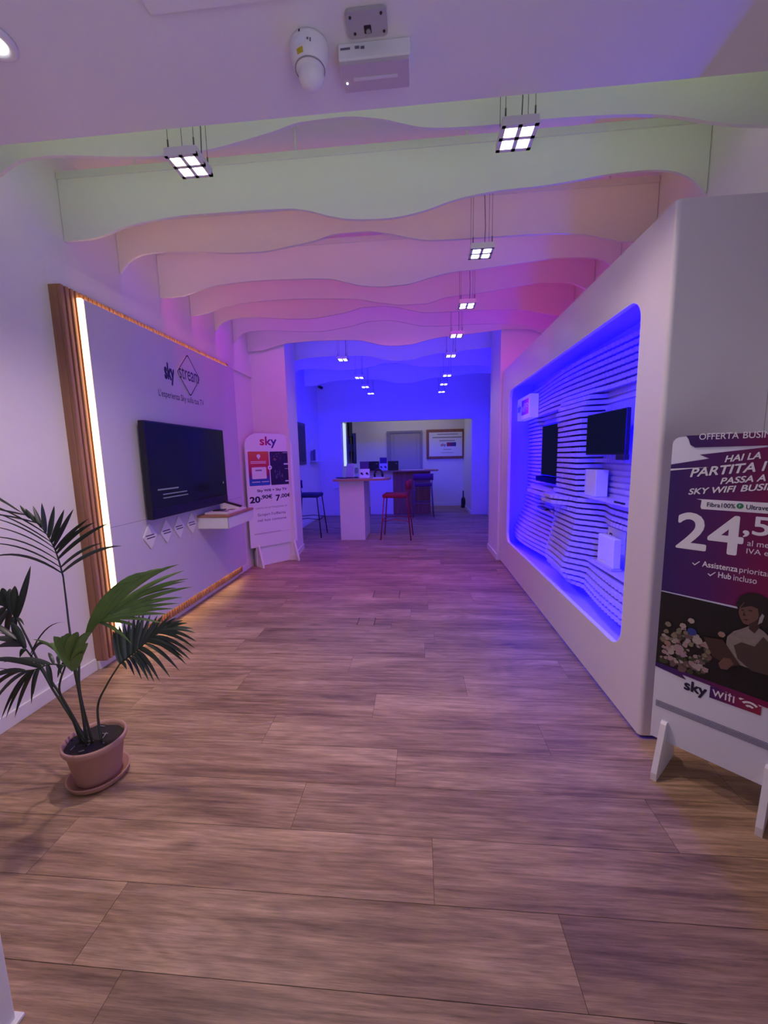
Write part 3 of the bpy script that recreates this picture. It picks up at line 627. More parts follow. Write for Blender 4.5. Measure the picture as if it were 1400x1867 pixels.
def wifi(mb, cx, cz, r, y, a=.78, t=.16):
    for k in (1, .68, .36):
        o = [(cx+r*k*math.sin(-a+2*a*i/12), cz+r*k*math.cos(-a+2*a*i/12)) for i in range(13)]; i_ = [(cx+r*(k-t)*math.sin(a-2*a*i/12), cz+r*(k-t)*math.cos(a-2*a*i/12)) for i in range(13)]
        for s in range(12): mb.poly([o[s], o[s+1], i_[11-s], i_[12-s]], y)
    return mb
wifi(MB(), .08, .08, .10, -.0012).build('wifi_arcs', M['inkwhite'], q)
q = nthing('router_box', 'white upright router box on the middle shelf of the blue niche', 'router box', 1.34, 3.17, 1.111)
MB().box(-.19, .02, 0, .09, 0, .205, .004).build('body', M['white'], q); MB().box(-.192, -.188, .002, .088, .004, .20).build('purple_side', M['magenta'], q)
q = nthing('router_box', 'white square router box on the lowest near shelf of the blue niche', 'router box', 1.325, 2.90, .631)
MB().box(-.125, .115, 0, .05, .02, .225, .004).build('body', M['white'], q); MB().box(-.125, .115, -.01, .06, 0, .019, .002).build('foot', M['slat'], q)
q = nthing('info_card', 'upright white card with red rings near the front end of the niche', 'card', 1.43, 2.70, 1.111)
MB().box(-.115, .115, 0, .005, 0, .26, .001).build('card', M['paper'], q)
rg = MB()
for zc in (.20, .215, .23): pass
for sg in (1, -1):
    for r_ in (.085, .065, .045):
        o = [(r_*.9*math.sin(-.8+1.6*i/10), .135+sg*r_*1.15*math.cos(-.8+1.6*i/10)) for i in range(11)]; i_ = [(x*.86, .135+(z-.135)*.88) for x, z in o]
        for s in range(10): rg.poly([o[s], o[s+1], i_[s+1], i_[s]], -.0004)
rg.build('red_rings', M['plumred'], q); 
q = nthing('info_card', 'upright white card with dark symbol on the lowest near shelf of the niche', 'card', 1.44, 3.03, .631)
MB().box(-.10, .16, 0, .005, 0, .26, .001).build('card', M['paper'], q)
s_ = MB().poly(rrect(-.075, -.03, .14, .215, .008), -.0004).poly(rrect(-.066, -.039, .152, .203, .004), -.0011, 1); s_.build('phone_symbol', [M['ink'], M['paper']], q)
MB().box(.02, .10, -.0008, 0, .19, .197).box(.03, .12, -.0008, 0, .155, .162).build('print', M['inkgrey'], q)
q = nthing('remote_control', 'black remote control lying on the far low shelf of the niche', 'remote control', 1.36, 4.45, .849)
q2 = MB().box(-.14, .14, -.03, .03, 0, .018, .006).build('body', M['black'], q)
q = nthing('set_top_box', 'flat dark set-top box on the far low shelf of the niche', 'set-top box', 1.40, 4.12, .849)
MB().box(-.12, .10, -.05, .05, 0, .03, .004).build('body', M['black'], q); MB().box(-.06, .02, -.0525, -.0495, .008, .022).build('front_label', M['white'], q)
q = nthing('cable_clip', 'small black clips on the front edge of the middle niche shelf', 'clip', 1.315, 2.76, 1.111)
MB().box(-.03, .03, -.005, .005, 0, .012).box(.05, .1, -.005, .005, 0, .012).build('clip', M['black'], q)

# ================================================================ RIGHT TOTEM
TR = math.atan2(-.7173, .6968); PRt = (1.03+.7173*.11, 1.687+.6968*.11)
FR = Frame(PRt, TR, .011); Rp = FR.at
t = thing('offer_totem', 'tall plum and white business offer totem in the right foreground', 'totem sign', (PRt[0], PRt[1], 0), TR, local=True)
ox0, ox1, oz0, oz1 = -.052, .425, .142, 1.505
for xf in (.0, .345):
    MB().prism([(xf-.011, -.115, 0), (xf-.011, .13, 0), (xf-.011, .10, .15), (xf-.011, .03, .236), (xf-.011, -.02, .240), (xf-.011, -.032, .232), (xf-.011, -.115, .035)], (.022, 0, 0)).build('foot', M['white'], t)
t = MB().poly(rrect(ox0, ox1, oz0, oz1, .03, 6, (0, 0, 1, 1)), .010, 0, .021).build('board', M['paper'], t)
y1 = -.0117
gp = gradient('plum_print', [(0, (.035, .012, .13)), (.35, (.09, .012, .12)), (.65, (.20, .008, .075)), (1, (.30, .006, .05))])
def pp(*pts): return [Rp(*p) for p in pts]
lt, lb = Rp(1225, 846)[1], Rp(1209, 1078)[1]
zbase = [(ox0, lb), (ox1, lb-.015)]
field = [(ox0, Rp(1211, 1077)[1]), (ox1, Rp(1211, 1077)[1]-.005), (ox1, 1.478), Rp(1276, 829), Rp(1293, 836), (ox0, 1.392)]
MB().poly(field, y1).build('plum_field', gp, t)
d = MB(); d.poly([(ox0, 1.374), (ox0+.13, 1.382), (ox0, 1.366)], y1-.0007); d.build('white_streak', M['inkwhite'], t)
tab = [(ox0+.045, oz1+.004), (ox1-.01, oz1+.004), (ox1-.01, oz1-.043), (ox0+.078, oz1-.045), (ox0+.062, oz1-.034), (ox0+.055, oz1-.012)]
MB().poly(tab, y1-.0004, 0, .0015).build('top_tab', gp, t)
def tr(name, body, pl, pr, h, bold=.015, shear=0, ext=None, m='inkwhite', yo=-.0022):
    (xa, za), (xb, zb) = Rp(*pl), Rp(*pr); k = (zb-za)/(xb-xa)
    if ext: xa, xb = ext(xa, xb)
    o = text(name, body, M[m], t, xa, xb, 0, h, y1+yo, bold, shear); x0_, z0_ = Rp(*pl)
    for v in o.data.vertices: v.co.z += z0_+k*(v.co.x-x0_)
    return o
tr('tab_lettering', 'OFFERTA', (1274.5, 802), (1347, 799.6), .025, .008); tr('tab_lettering', 'BUSINESS', (1274.5, 802), (1347, 799.6), .025, .008, 0, lambda a, b: (b+.012, b+.012+(b-a)*natural('BUSINESS')/natural('OFFERTA')))
tr('headline_lettering', 'HAI LA', (1321, 843), (1387.5, 836), .0255, .022, .2)
tr('headline_lettering', 'PARTITA', (1258, 870), (1377.5, 860), .036, .022, .2); tr('headline_lettering', 'IVA?', (1258, 870), (1377.5, 860), .036, .022, .2, lambda a, b: (b+.016, b+.016+(b-a)*natural('IVA?')/natural('PARTITA')))
tr('headline_lettering', 'PASSA A', (1313, 883), (1396, 877), .0255, .022, .2)
tr('headline_lettering', 'SKY WIFI', (1255, 902), (1341.5, 897), .0255, .022, .2); tr('headline_lettering', 'BUSINESS', (1255, 902), (1341.5, 897), .0255, .022, .2, lambda a, b: (b+.013, b+.013+(b-a)*natural('BUSINESS')/natural('SKY WIFI')))
xa, za = Rp(1279, 928)
MB().poly([(xa, za), (.385, za), (.395, za+.040), (xa-.02, za+.040), (xa-.002, za+.036), (xa-.004, za+.008)], y1-.0007).build('pill', M['inkwhite'], t)
x2 = Rp(1289, 921)[0]
text('pill_lettering', 'Fibra100%', M['ink'], t, x2, Rp(1341, 921)[0], za+.011, .018, y1-.0020, .012); gx = Rp(1349.5, 921)[0]
MB().poly(circle(gx, za+.022, .0105), y1-.0014).build('green_dot', M['green'], t); text('dot_lettering', 'F', M['inkwhite'], t, gx-.003, gx+.003, za+.017, .010, y1-.0026, 0)
text('pill_lettering', 'Ultraveloce', M['ink'], t, gx+.018, gx+.018+(Rp(1341, 921)[0]-x2)*natural('Ultraveloce')/natural('Fibra100%'), za+.011, .018, y1-.0020, .012)
text('price_lettering', '24', M['inkwhite'], t, Rp(1231, 1000)[0], Rp(1354, 1000)[0], Rp(1232, 999)[1]+.002, .155, y1-.0010, .017)
text('price_lettering', ',50€', M['inkwhite'], t, Rp(1351, 975)[0]+.004, .41, Rp(1355, 979)[1], .088, y1-.0010, .014)
x3 = Rp(1362, 995)[0]
text('note_lettering', 'al mese', M['inkwhite'], t, x3, x3+.085, Rp(1362, 994)[1]-.002, .022, y1-.0010, 0); text('note_lettering', 'IVA esclusa', M['inkwhite'], t, x3, x3+.128, Rp(1361, 1007)[1]-.004, .020, y1-.0010, .0)
def tick(mb, x, z, s): return mb.poly([(x, z+s*.35), (x+s*.12, z+s*.42), (x+s*.35, z+s*.2), (x+s*.9, z+s*.8), (x+s, z+s*.75), (x+s*.36, z)], y1-.0010)
x4, z4 = Rp(1280, 1032); tick(MB(), x4-.034, z4-.002, .026).build('tick_mark', M['inkwhite'], t)
text('bullet_lettering', 'Assistenza', M['inkwhite'], t, x4, Rp(1345, 1038)[0], z4-.002, .024, y1-.0010, .015); text('bullet_lettering', 'prioritaria', M['inkwhite'], t, Rp(1348, 1040)[0], Rp(1348, 1040)[0]+.105, z4-.008, .028, y1-.0010, 0)
x5, z5 = Rp(1309, 1052); tick(MB(), x5-.034, z5-.002, .026).build('tick_mark', M['inkwhite'], t)
text('bullet_lettering', 'Hub', M['inkwhite'], t, x5, Rp(1333, 1052)[0], z5-.002, .024, y1-.0010, .015); text('bullet_lettering', 'incluso', M['inkwhite'], t, Rp(1337, 1054)[0], Rp(1380, 1058)[0], z5-.002, .024, y1-.0010, 0)
# the printed photograph: a person with flowers
zp1, zp0 = Rp(1211, 1079)[1], Rp(1201, 1208)[1]
MB().poly([(ox0, zp0-.012), (ox1, zp0-.03), (ox1, zp1-.01), (ox0, zp1)], y1-.0003).build('photo_backdrop', mat('photo_dark', (.012, .009, .010), .5, noise=.5, nscale=14), t)
cols = [(.42, .36, .30), (.38, .27, .26), (.03, .05, .24), (.22, .20, .12), (.36, .22, .16), (.05, .06, .03), (.16, .10, .09)]
fm = [mat('flower_print', c, .5, noise=.35, nscale=160) for c in cols]
d = MB(); rr = random.Random(11); yy = y1-.0010
for i in range(46):
    d.poly([(x+rr.uniform(-.003, .003), z+rr.uniform(-.003, .003)) for x, z in circle(rr.uniform(ox0+.021, .13), rr.uniform(zp0+.005, zp0+.165), rr.uniform(.008, .018), 9)], yy, rr.choice([5, 5, 6, 6])); yy -= .00004
for i in range(70):
    u = rr.random(); x = ox0+.016+u*.171; z = zp0+.03+rr.random()*(.165-.10*abs(u-.45)); k = rr.choice([0, 0, 1, 3, 3, 4, 1]) if u > .02 else 3
    r = rr.uniform(.004, .012)
    d.poly([(a_+rr.uniform(-.0022, .0022), b_+rr.uniform(-.0022, .0022)) for a_, b_ in circle(x, z, r, 9)], yy, k); yy -= .00004
for (px, py, r, k) in ((1262, 1151, .017, 2), (1272, 1167, .018, 0), (1238, 1182, .020, 1), (1218, 1172, .013, 4), (1246, 1140, .012, 0), (1261, 1131, .012, 0), (1219, 1137, .012, 3), (1245, 1192, .013, 1), (1230, 1158, .012, 3)):
    cx, cz = Rp(px, py)
    for j in range(7):
        a = j*2.4; d.poly(circle(cx+r*.45*math.cos(a), cz+r*.45*math.sin(a), r*.55, 9), yy, k); yy -= .00004
d.build('printed_flowers', fm, t)
cx, cz = Rp(1316, 1156); d = MB()
for j in range(6): d.poly(circle(cx+.005*math.cos(j*1.05), cz+.005*math.sin(j*1.05), .007, 9), y1-.0042-.00004*j)
d.build('printed_flower', fm[4], t)
pm = [mat('printed_hair', (.022, .014, .012), .5), mat('printed_skin', (.17, .085, .062), .5), mat('printed_shirt', (.27, .23, .19), .5, noise=.3, nscale=60), mat('printed_apron', (.075, .05, .038), .5), mat('printed_skin_shade', (.06, .03, .024), .5), mat('printed_headband', (.36, .32, .30), .5)]
d = MB(); yy = y1-.0044
def pol(k, *pts):
    global yy
    d.poly(pp(*pts), yy, k); yy -= .0002
pol(2, (1322, 1190), (1326, 1160), (1338, 1150), (1352, 1146), (1365, 1141), (1380, 1142), (1392, 1150), (1400, 1158), (1425, 1175), (1440, 1236), (1400, 1230), (1350, 1212))
pol(3, (1338, 1176), (1352, 1170), (1376, 1178), (1392, 1160), (1410, 1180), (1420, 1236), (1370, 1222), (1345, 1200))
pol(0, (1342, 1100), (1350, 1086), (1366, 1080), (1385, 1082), (1402, 1092), (1410, 1112), (1408, 1135), (1396, 1146), (1384, 1138), (1350, 1120))
pol(1, (1349, 1106), (1356, 1098), (1370, 1098), (1382, 1108), (1384, 1124), (1378, 1134), (1366, 1139), (1356, 1136), (1350, 1126), (1347, 1116))
pol(4, (1366, 1137), (1380, 1130), (1386, 1142), (1376, 1154), (1366, 1146))
pol(0, (1350, 1108), (1358, 1098), (1376, 1098), (1384, 1110), (1370, 1104), (1358, 1106))
pol(4, (1352, 1111), (1357, 1110), (1357, 1112.5), (1352, 1113)); pol(4, (1365, 1111), (1372, 1111.5), (1372, 1114), (1365, 1113)); pol(4, (1356, 1128), (1364, 1128), (1362, 1130.5), (1357, 1130)); pol(4, (1357, 1114), (1360, 1122), (1355, 1122))
pol(5, (1385, 1126), (1390, 1118), (1394, 1122), (1390, 1134), (1382, 1138))
pol(4, (1283, 1160), (1318, 1165), (1350, 1212), (1330, 1214), (1300, 1196))
pol(1, (1310, 1208), (1320, 1198), (1332, 1200), (1338, 1210), (1326, 1220), (1314, 1218))
d.build('printed_person', pm, t)
q0 = Rp(1200, 1210)[1]
MB().poly([(ox0, q0-.013), (ox0+.115, q0-.030), (ox0+.10, q0-.012), (ox1, q0-.040), (ox1, q0-.012), (ox0, q0+.006)], y1-.0006, 0, .0016).build('plum_band', gp, t)
(xa, za) = Rp(1246, 1262); (xb, zb) = Rp(1289, 1262)
text('sky_lettering', 'sky', M['ink'], t, xa, xb, Rp(1246, 1256)[1]-.014, .062, y1-.0010, .03)
x6, z6 = Rp(1293, 1271); x7 = Rp(1387, 1300)[0]; z7 = Rp(1294, 1250)[1]
MB().poly([(x6, z6), (x7, z6), (x7, z7-.004), (x6, z7)], y1-.0006).build('wifi_block', gradient('wifi_block_print', [(0, (.05, .015, .16)), (.55, (.22, .012, .09)), (1, (.34, .02, .06))]), t)
text('wifi_lettering', 'wifi', M['inkwhite'], t, x6+(x7-x6)*.05, x6+(x7-x6)*.50, z6+.012, .044, y1-.0015, .0); wifi(MB(), x6+(x7-x6)*.79, z6+.010, .046, y1-.0013, .85, .17).build('wifi_arcs', M['inkwhite'], t)
d = MB(); za = Rp(1207, 1280)[1]; lines(d, -.04, .40, za, 6, .0052, .0022, y1-.0003, 0, .04); d.build('fine_print', M['inkgrey'], t)

# ================================================================ POTTED PALM
PC = Vector((-1.492, 1.552, 0))
t = thing('potted_palm', 'tall dark green palm in a brown pot and saucer at the left front', 'potted plant', PC)
MB().lathe([(0, .002), (.104, .002), (.116, .012), (.121, .030), (.125, .034), (.123, .036), (.116, .033), (.108, .016), (0, .014)], PC, 48).build('saucer', M['terra'], t)
MB().lathe([(0, .0145), (.086, .0145), (.089, .02), (.112, .170), (.120, .174), (.126, .184), (.127, .198), (.124, .206), (.119, .206), (.113, .190), (.110, .176), (0, .176)], PC, 48).build('pot', M['terra'], t)
so = MB(); n = 24; vs = [(PC.x, PC.y, .192)]
for r in (.04, .08, .1135):
    for j in range(n):
        a = 2*PI*j/n; vs.append((PC.x+r*math.cos(a), PC.y+r*math.sin(a), .186+random.uniform(-.005, .008)))
fs = [[0, 1+j, 1+(j+1) % n] for j in range(n)]
for k in range(2):
    for j in range(n): fs.append([1+k*n+j, 1+(k+1)*n+j, 1+(k+1)*n+(j+1) % n, 1+k*n+(j+1) % n])
so.add(vs, fs, 0, True).build('soil', M['soil'], t)
st = MB()
rr = random.Random(5)
for i in range(9):
    a = rr.uniform(0, 6.28); r = rr.uniform(.02, .09); x, y = PC.x+r*math.cos(a), PC.y+r*math.sin(a); b = rr.uniform(0, 6.28); l = rr.uniform(.015, .035)
    st.ring([(x, y, .194), (x+l*math.cos(b), y+l*math.sin(b), .200)], .002, 5)
st.build('leaf_litter', M['grey'], t)
def pts3(pl): return [on(x, y, 1, Y) for x, y, Y in pl]
def spline(P, n):
    out = []; k = len(P)
    for i in range(n+1):
        u = i/n*(k-1); j = min(int(u), k-2); f = u-j
        p0, p1, p2, p3 = P[max(j-1, 0)], P[j], P[j+1], P[min(j+2, k-1)]
        out.append(.5*((2*p1)+(p2-p0)*f+(2*p0-5*p1+4*p2-p3)*f*f+(3*p1-p0-3*p2+p3)*f**3))
    return out
def leaflet(mb, a, b, w, droop=.02, m=0, side=None, n=9):
    a, b = Vector(a), Vector(b); d = b-a; ln = d.length; dn = d.normalized()
    view = ((a+b)/2-CAM).normalized()
    sd = side if side is not None else Vector((random.uniform(-.5, .5), random.uniform(-.3, .3), random.uniform(.2, 1)))
    wv = dn.cross(view); wv.normalize(); nv = dn.cross(wv).normalized()
    tw = random.uniform(-.55, .55); wv2 = wv*math.cos(tw)+nv*math.sin(tw); nv2 = dn.cross(wv2).normalized()
    vs = []
    for i in range(n+1):
        u = i/n; c = a+d*u+Vector((0, 0, 1))*(droop*4*u*(1-u)); ww = w*2.3*(u*.9+.06)**.6*(1-u)**.85
        ww = max(ww, .0004); vs += [c-wv2*ww, c+nv2*ww*.35, c+wv2*ww]
    fs = []
    for i in range(n):
        k = 3*i; fs += [[k, k+1, k+4, k+3], [k+1, k+2, k+5, k+4]]
    mb.add(vs, fs, m, True)
def frond(name, stem, rach, leaves, m, w=.014, label=None, r0=.0055):
    """stem and rachis as photo points with a depth; leaves = (t along rachis, px, py, dY, width factor, droop)"""
    S3 = spline([Vector((PC.x+stem[0][0], PC.y+stem[0][1], .185))]+pts3(stem[1:]+rach[:1]), 20); R3 = spline(pts3(rach), 16)
    mb = MB()
    for lf in leaves:
        tt, px, py, dY = lf[:4]; wf = lf[4] if len(lf) > 4 else 1; dr = lf[5] if len(lf) > 5 else .012
        u = tt*16; j = min(int(u), 15); a = R3[j].lerp(R3[j+1], u-j); leaflet(mb, a, on(px, py, 1, a.y+dY), w*wf, dr)
    mb.ring(R3, [.0038*(1-.75*i/16) for i in range(17)], 6)
    fo = mb.build('frond', m, t)
    MB().ring(S3, [r0*(1-.35*i/20) for i in range(21)], 7).build('stalk', M['stalk'], fo)
    return fo
Y = PC.y
# tall frond over the panel edge
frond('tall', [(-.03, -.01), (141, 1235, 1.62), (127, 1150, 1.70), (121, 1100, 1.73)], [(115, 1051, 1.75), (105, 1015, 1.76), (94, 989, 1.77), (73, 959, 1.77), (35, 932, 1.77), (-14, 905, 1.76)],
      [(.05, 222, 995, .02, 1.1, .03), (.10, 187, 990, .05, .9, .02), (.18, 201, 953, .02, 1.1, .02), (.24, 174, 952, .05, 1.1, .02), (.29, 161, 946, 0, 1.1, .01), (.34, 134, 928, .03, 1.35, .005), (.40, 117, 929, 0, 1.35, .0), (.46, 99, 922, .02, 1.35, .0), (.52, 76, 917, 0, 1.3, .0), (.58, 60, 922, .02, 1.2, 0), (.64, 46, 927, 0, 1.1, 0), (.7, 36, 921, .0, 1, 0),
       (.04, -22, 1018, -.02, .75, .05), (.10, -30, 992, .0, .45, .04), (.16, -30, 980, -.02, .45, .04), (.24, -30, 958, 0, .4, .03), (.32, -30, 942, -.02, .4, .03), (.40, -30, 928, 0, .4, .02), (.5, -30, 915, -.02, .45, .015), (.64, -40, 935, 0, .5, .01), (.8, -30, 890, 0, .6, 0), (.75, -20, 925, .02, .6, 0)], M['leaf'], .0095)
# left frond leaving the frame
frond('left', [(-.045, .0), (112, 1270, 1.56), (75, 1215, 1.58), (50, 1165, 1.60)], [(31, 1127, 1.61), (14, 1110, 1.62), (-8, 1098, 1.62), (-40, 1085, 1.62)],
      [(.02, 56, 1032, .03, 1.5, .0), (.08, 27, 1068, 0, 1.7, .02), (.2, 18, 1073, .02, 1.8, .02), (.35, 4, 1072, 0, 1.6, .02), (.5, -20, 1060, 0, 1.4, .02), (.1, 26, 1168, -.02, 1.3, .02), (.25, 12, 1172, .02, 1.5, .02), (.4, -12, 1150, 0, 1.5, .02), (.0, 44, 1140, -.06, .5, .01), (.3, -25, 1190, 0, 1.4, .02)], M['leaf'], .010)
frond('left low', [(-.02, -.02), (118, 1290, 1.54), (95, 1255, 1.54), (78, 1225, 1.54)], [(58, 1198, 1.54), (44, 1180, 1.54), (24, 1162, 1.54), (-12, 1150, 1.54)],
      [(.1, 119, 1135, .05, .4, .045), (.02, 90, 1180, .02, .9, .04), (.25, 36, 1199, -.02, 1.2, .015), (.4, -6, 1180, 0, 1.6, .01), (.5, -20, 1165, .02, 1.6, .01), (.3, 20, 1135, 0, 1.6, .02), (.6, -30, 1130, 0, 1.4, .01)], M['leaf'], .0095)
# lower left drooping frond
frond('drooping', [(-.05, -.02), (128, 1300, 1.50), (108, 1258, 1.47)], [(119, 1214, 1.45), (92, 1211, 1.43), (62, 1221, 1.41), (36, 1222, 1.39), (-5, 1218, 1.37)],
      [(.05, 105, 1236, -.02, .9), (.1, 120, 1218, .02, .9, .015), (.15, 112, 1230, 0, .9, .015), (.3, 97, 1259, .0, 1.1, .02), (.42, 61, 1266, -.02, .9, .02), (.45, 57, 1283, 0, .9, .02), (.5, 27, 1308, -.02, 1, .02), (.53, 11, 1309, .0, .9, .025), (.56, 2, 1312, .02, .9, .025), (.58, -20, 1296, 0, 1, .03), (.62, -25, 1270, 0, 1.2, .03), (.66, -30, 1245, 0, 1.3, .02), (.4, -25, 1205, .02, 1.5, .02), (.25, 5, 1208, .03, 1.2, .02), (.2, 88, 1190, .03, .9, .01), (.12, 104, 1196, .02, .8, .01), (.34, 70, 1205, .04, .8, .01)], M['leaf'], .0088)
# bright green frond in the middle reaching right
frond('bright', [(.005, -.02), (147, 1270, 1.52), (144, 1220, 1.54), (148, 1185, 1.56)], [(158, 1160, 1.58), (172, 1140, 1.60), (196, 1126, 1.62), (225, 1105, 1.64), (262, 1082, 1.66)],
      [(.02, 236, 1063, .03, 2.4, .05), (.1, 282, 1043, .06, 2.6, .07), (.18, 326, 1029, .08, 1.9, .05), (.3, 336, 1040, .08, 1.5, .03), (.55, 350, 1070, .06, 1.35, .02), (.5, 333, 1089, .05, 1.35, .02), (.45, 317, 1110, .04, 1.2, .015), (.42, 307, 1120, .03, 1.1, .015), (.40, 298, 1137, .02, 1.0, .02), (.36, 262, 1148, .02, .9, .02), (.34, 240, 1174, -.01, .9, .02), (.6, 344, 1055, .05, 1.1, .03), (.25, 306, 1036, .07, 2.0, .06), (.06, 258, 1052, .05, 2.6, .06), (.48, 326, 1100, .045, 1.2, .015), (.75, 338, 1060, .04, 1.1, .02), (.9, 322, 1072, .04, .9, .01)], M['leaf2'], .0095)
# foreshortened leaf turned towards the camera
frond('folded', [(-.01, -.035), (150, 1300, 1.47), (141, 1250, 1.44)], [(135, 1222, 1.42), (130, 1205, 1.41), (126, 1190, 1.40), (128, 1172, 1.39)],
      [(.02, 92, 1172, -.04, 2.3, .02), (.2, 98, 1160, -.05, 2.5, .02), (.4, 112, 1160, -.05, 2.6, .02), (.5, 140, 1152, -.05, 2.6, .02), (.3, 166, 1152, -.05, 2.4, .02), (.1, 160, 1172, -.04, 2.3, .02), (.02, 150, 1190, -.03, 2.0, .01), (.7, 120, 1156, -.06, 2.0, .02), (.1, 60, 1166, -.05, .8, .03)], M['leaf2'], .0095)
# dark frond to the right
frond('right', [(.04, -.01), (178, 1290, 1.57), (194, 1250, 1.58)], [(218, 1211, 1.59), (246, 1188, 1.60), (270, 1168, 1.61), (295, 1148, 1.62), (318, 1130, 1.63)],
      [(.03, 206, 1150, .02, 1.7, .0), (.10, 217, 1140, .03, 1.6, 0), (.17, 235, 1130, .03, 1.3, 0), (.25, 254, 1118, .04, 1.2, 0), (.33, 274, 1120, .04, 1.2, 0), (.42, 297, 1121, .04, 1.2, 0), (.6, 322, 1126, .03, 1, .01), (.7, 342, 1136, .02, 1, .01), (.75, 357, 1154, 0, 1, .012), (.68, 355, 1182, -.02, 1, .02), (.60, 352, 1193, -.02, 1, .02), (.52, 340, 1212, -.02, 1, .02), (.44, 327, 1223, -.02, 1, .02), (.36, 310, 1235, -.03, 1, .02), (.28, 291, 1242, -.03, 1, .02), (.20, 271, 1241, -.03, 1, .02), (.12, 245, 1232, -.02, .9, .015), (.05, 231, 1221, -.02, .8, .01), (.06, 211, 1143, .03, 1.6, 0), (.13, 226, 1134, .03, 1.4, 0), (.21, 244, 1122, .03, 1.3, 0), (.29, 262, 1116, .04, 1.2, 0), (.38, 287, 1122, .04, 1.1, 0), (.5, 310, 1122, .03, 1, 0), (.65, 334, 1131, .02, 1, .01), (.72, 352, 1146, .01, 1, .01), (.7, 358, 1170, -.01, 1, .02), (.56, 347, 1203, -.02, 1, .02), (.24, 281, 1243, -.02, 1, .02), (.16, 258, 1238, -.02, .9, .02), (.48, 335, 1200, 0, 1.1, .02), (.32, 302, 1222, 0, 1.1, .02)], M['leaf'], .0095)

# ================================================================ FLOOR SOCKET COVERS
for (a, b, c, d), lab in ((((683, 1077), (727, 1077), (728, 1090), (682, 1090)), 'flush wooden floor socket cover in the middle of the floor, the farther one'), (((655, 1126), (686, 1126), (682, 1140), (652, 1140)), 'flush wooden floor socket cover in the middle of the floor, the nearer one')):
    p, r = on(*a, 2, 0), on(*c, 2, 0)
    x0, x1, ya, yb = p.x, r.x, min(p.y, r.y), max(p.y, r.y)
    q = thing('floor_socket_cover', lab, 'floor socket', ((x0+x1)/2, (ya+yb)/2, 0), group='floor socket covers')
    MB().box(x0, x1, ya, yb, .0002, .0010).build('edge_frame', M['dark'], q); MB().box(x0+.006, x1-.006, ya-.0, yb+.0, .0006, .0018).build('lid', M['floor'], q)

# ================================================================ BACK ROOM
def boat(x0, x1, y0, y1, tip, n=8):        # desk top: square left end, bowed pointed right end
    ym = (y0+y1)/2; out = [(x0, y0), (x1-tip, y0)]
    for i in range(1, n): 
        u = i/n; out.append((x1-tip+tip*math.sin(u*PI/2), y0+(ym-y0)*.55*(1-math.cos(u*PI/2))))
    out += [(x1, y0+(ym-y0)*.55), (x1, y1-(ym-y0)*.55)]
    for i in range(n-1, 0, -1):
        u = i/n; out.append((x1-tip+tip*math.sin(u*PI/2), y1-(ym-y0)*.55*(1-math.cos(u*PI/2))))
    out += [(x1-tip, y1), (x0, y1)]; return out
t = thing('counter_desk', 'white pedestal counter with thin oak top, nearer of the two', 'counter', (-1.15, 7.2, 0))
MB().box(-1.372, -.938, 6.84, 7.56, 0, 1.045, .003).build('pedestal', M['white'], t)
MB().prism([(x, y, 1.046) for x, y in boat(-1.46, -.50, 6.74, 7.62, .3)], (0, 0, .03)).build('oak_top', M['woodtop'], t)
t = thing('counter_desk', 'brown and white counter with oak top standing in the back opening', 'counter', (-.4, 10.2, 0))
MB().box(-1.22, -.63, 10.0, 10.55, 0, 1.07, .003).build('white_side', M['white'], t); MB().box(-.628, .30, 9.98, 10.53, 0, 1.07, .003).build('brown_side', M['woodpan'], t)
MB().prism([(x, y, 1.071) for x, y in boat(-1.30, .50, 9.86, 10.66, .35)], (0, 0, .03)).build('oak_top', M['woodtop'], t)
ZD1, ZD2 = 1.0765, 1.1015
def display(label, x, y, z, s=1):
    q = thing('display_stand', label, 'display stand', (x, y, z), local=True)
    MB().box(-.09*s, .09*s, -.06, .06, 0, .012, .002).build('base', M['white'], q)
    MB().box(-.10*s, .10*s, -.004, .004, .012, .17*s, .001).build('white_card', M['paper'], q); 
    for a in (-.055, .045): MB().poly(circle(a*s, .085*s, .022*s, 10), -.0045).poly(circle((a+.02)*s, .067*s, .014*s, 8), -.0048).build('printed_icon', M['ink'], q)
    MB().box(-.085*s, .085*s, .006, .012, .17*s, .31*s, .001).build('purple_card', M['magenta'], q)
    return q
display('white card stand with purple header on the nearer counter', -.965, 7.16, ZD1, .95); display('white card stand with purple header on the farther counter', -.88, 10.15, ZD2, 1.05)
q = thing('laptop', 'open laptop with a grey lid on the nearer counter', 'laptop', (-1.27, 7.24, ZD1), .75, local=True)
MB().box(-.20, .13, -.12, .12, 0, .016, .003).build('base', M['black'], q); MB().prism([(.02, -.13, .012), (.02, .13, .012), (.05, .13, .25), (.05, -.13, .25)], (.011, 0, .001)).build('lid', M['rail'], q)
q = thing('headset', 'black headset lying beside the card stand on the nearer counter', 'headset', (-.73, 7.34, ZD1), local=True)
MB().ring([(-.07*math.cos(a), 0, .05+.095*math.sin(a)) for a in [PI*i/10 for i in range(11)]], .016, 8).build('headband', M['black'], q)
for s in (-1, 1): MB().sphere((s*.072, 0, .044), .042, sc=(.55, 1, 1.05)).build('ear_cup', M['black'], q)
q = MB().prism([(x, y, ZD1) for x, y in rrect(-.80, -.60, 6.9, 7.2, .01)], (0, 0, .004)).build('paper_sheet', M['paper']); tag(q, 'white sheet of paper on the pointed end of the nearer counter', 'paper')
q = MB().prism([(x, y, ZD2) for x, y in rrect(-.42, .15, 10.0, 10.25, .01)], (0, 0, .006)).build('paper_pile', M['paper']); tag(q, 'low white pile of paper on the farther counter', 'paper')
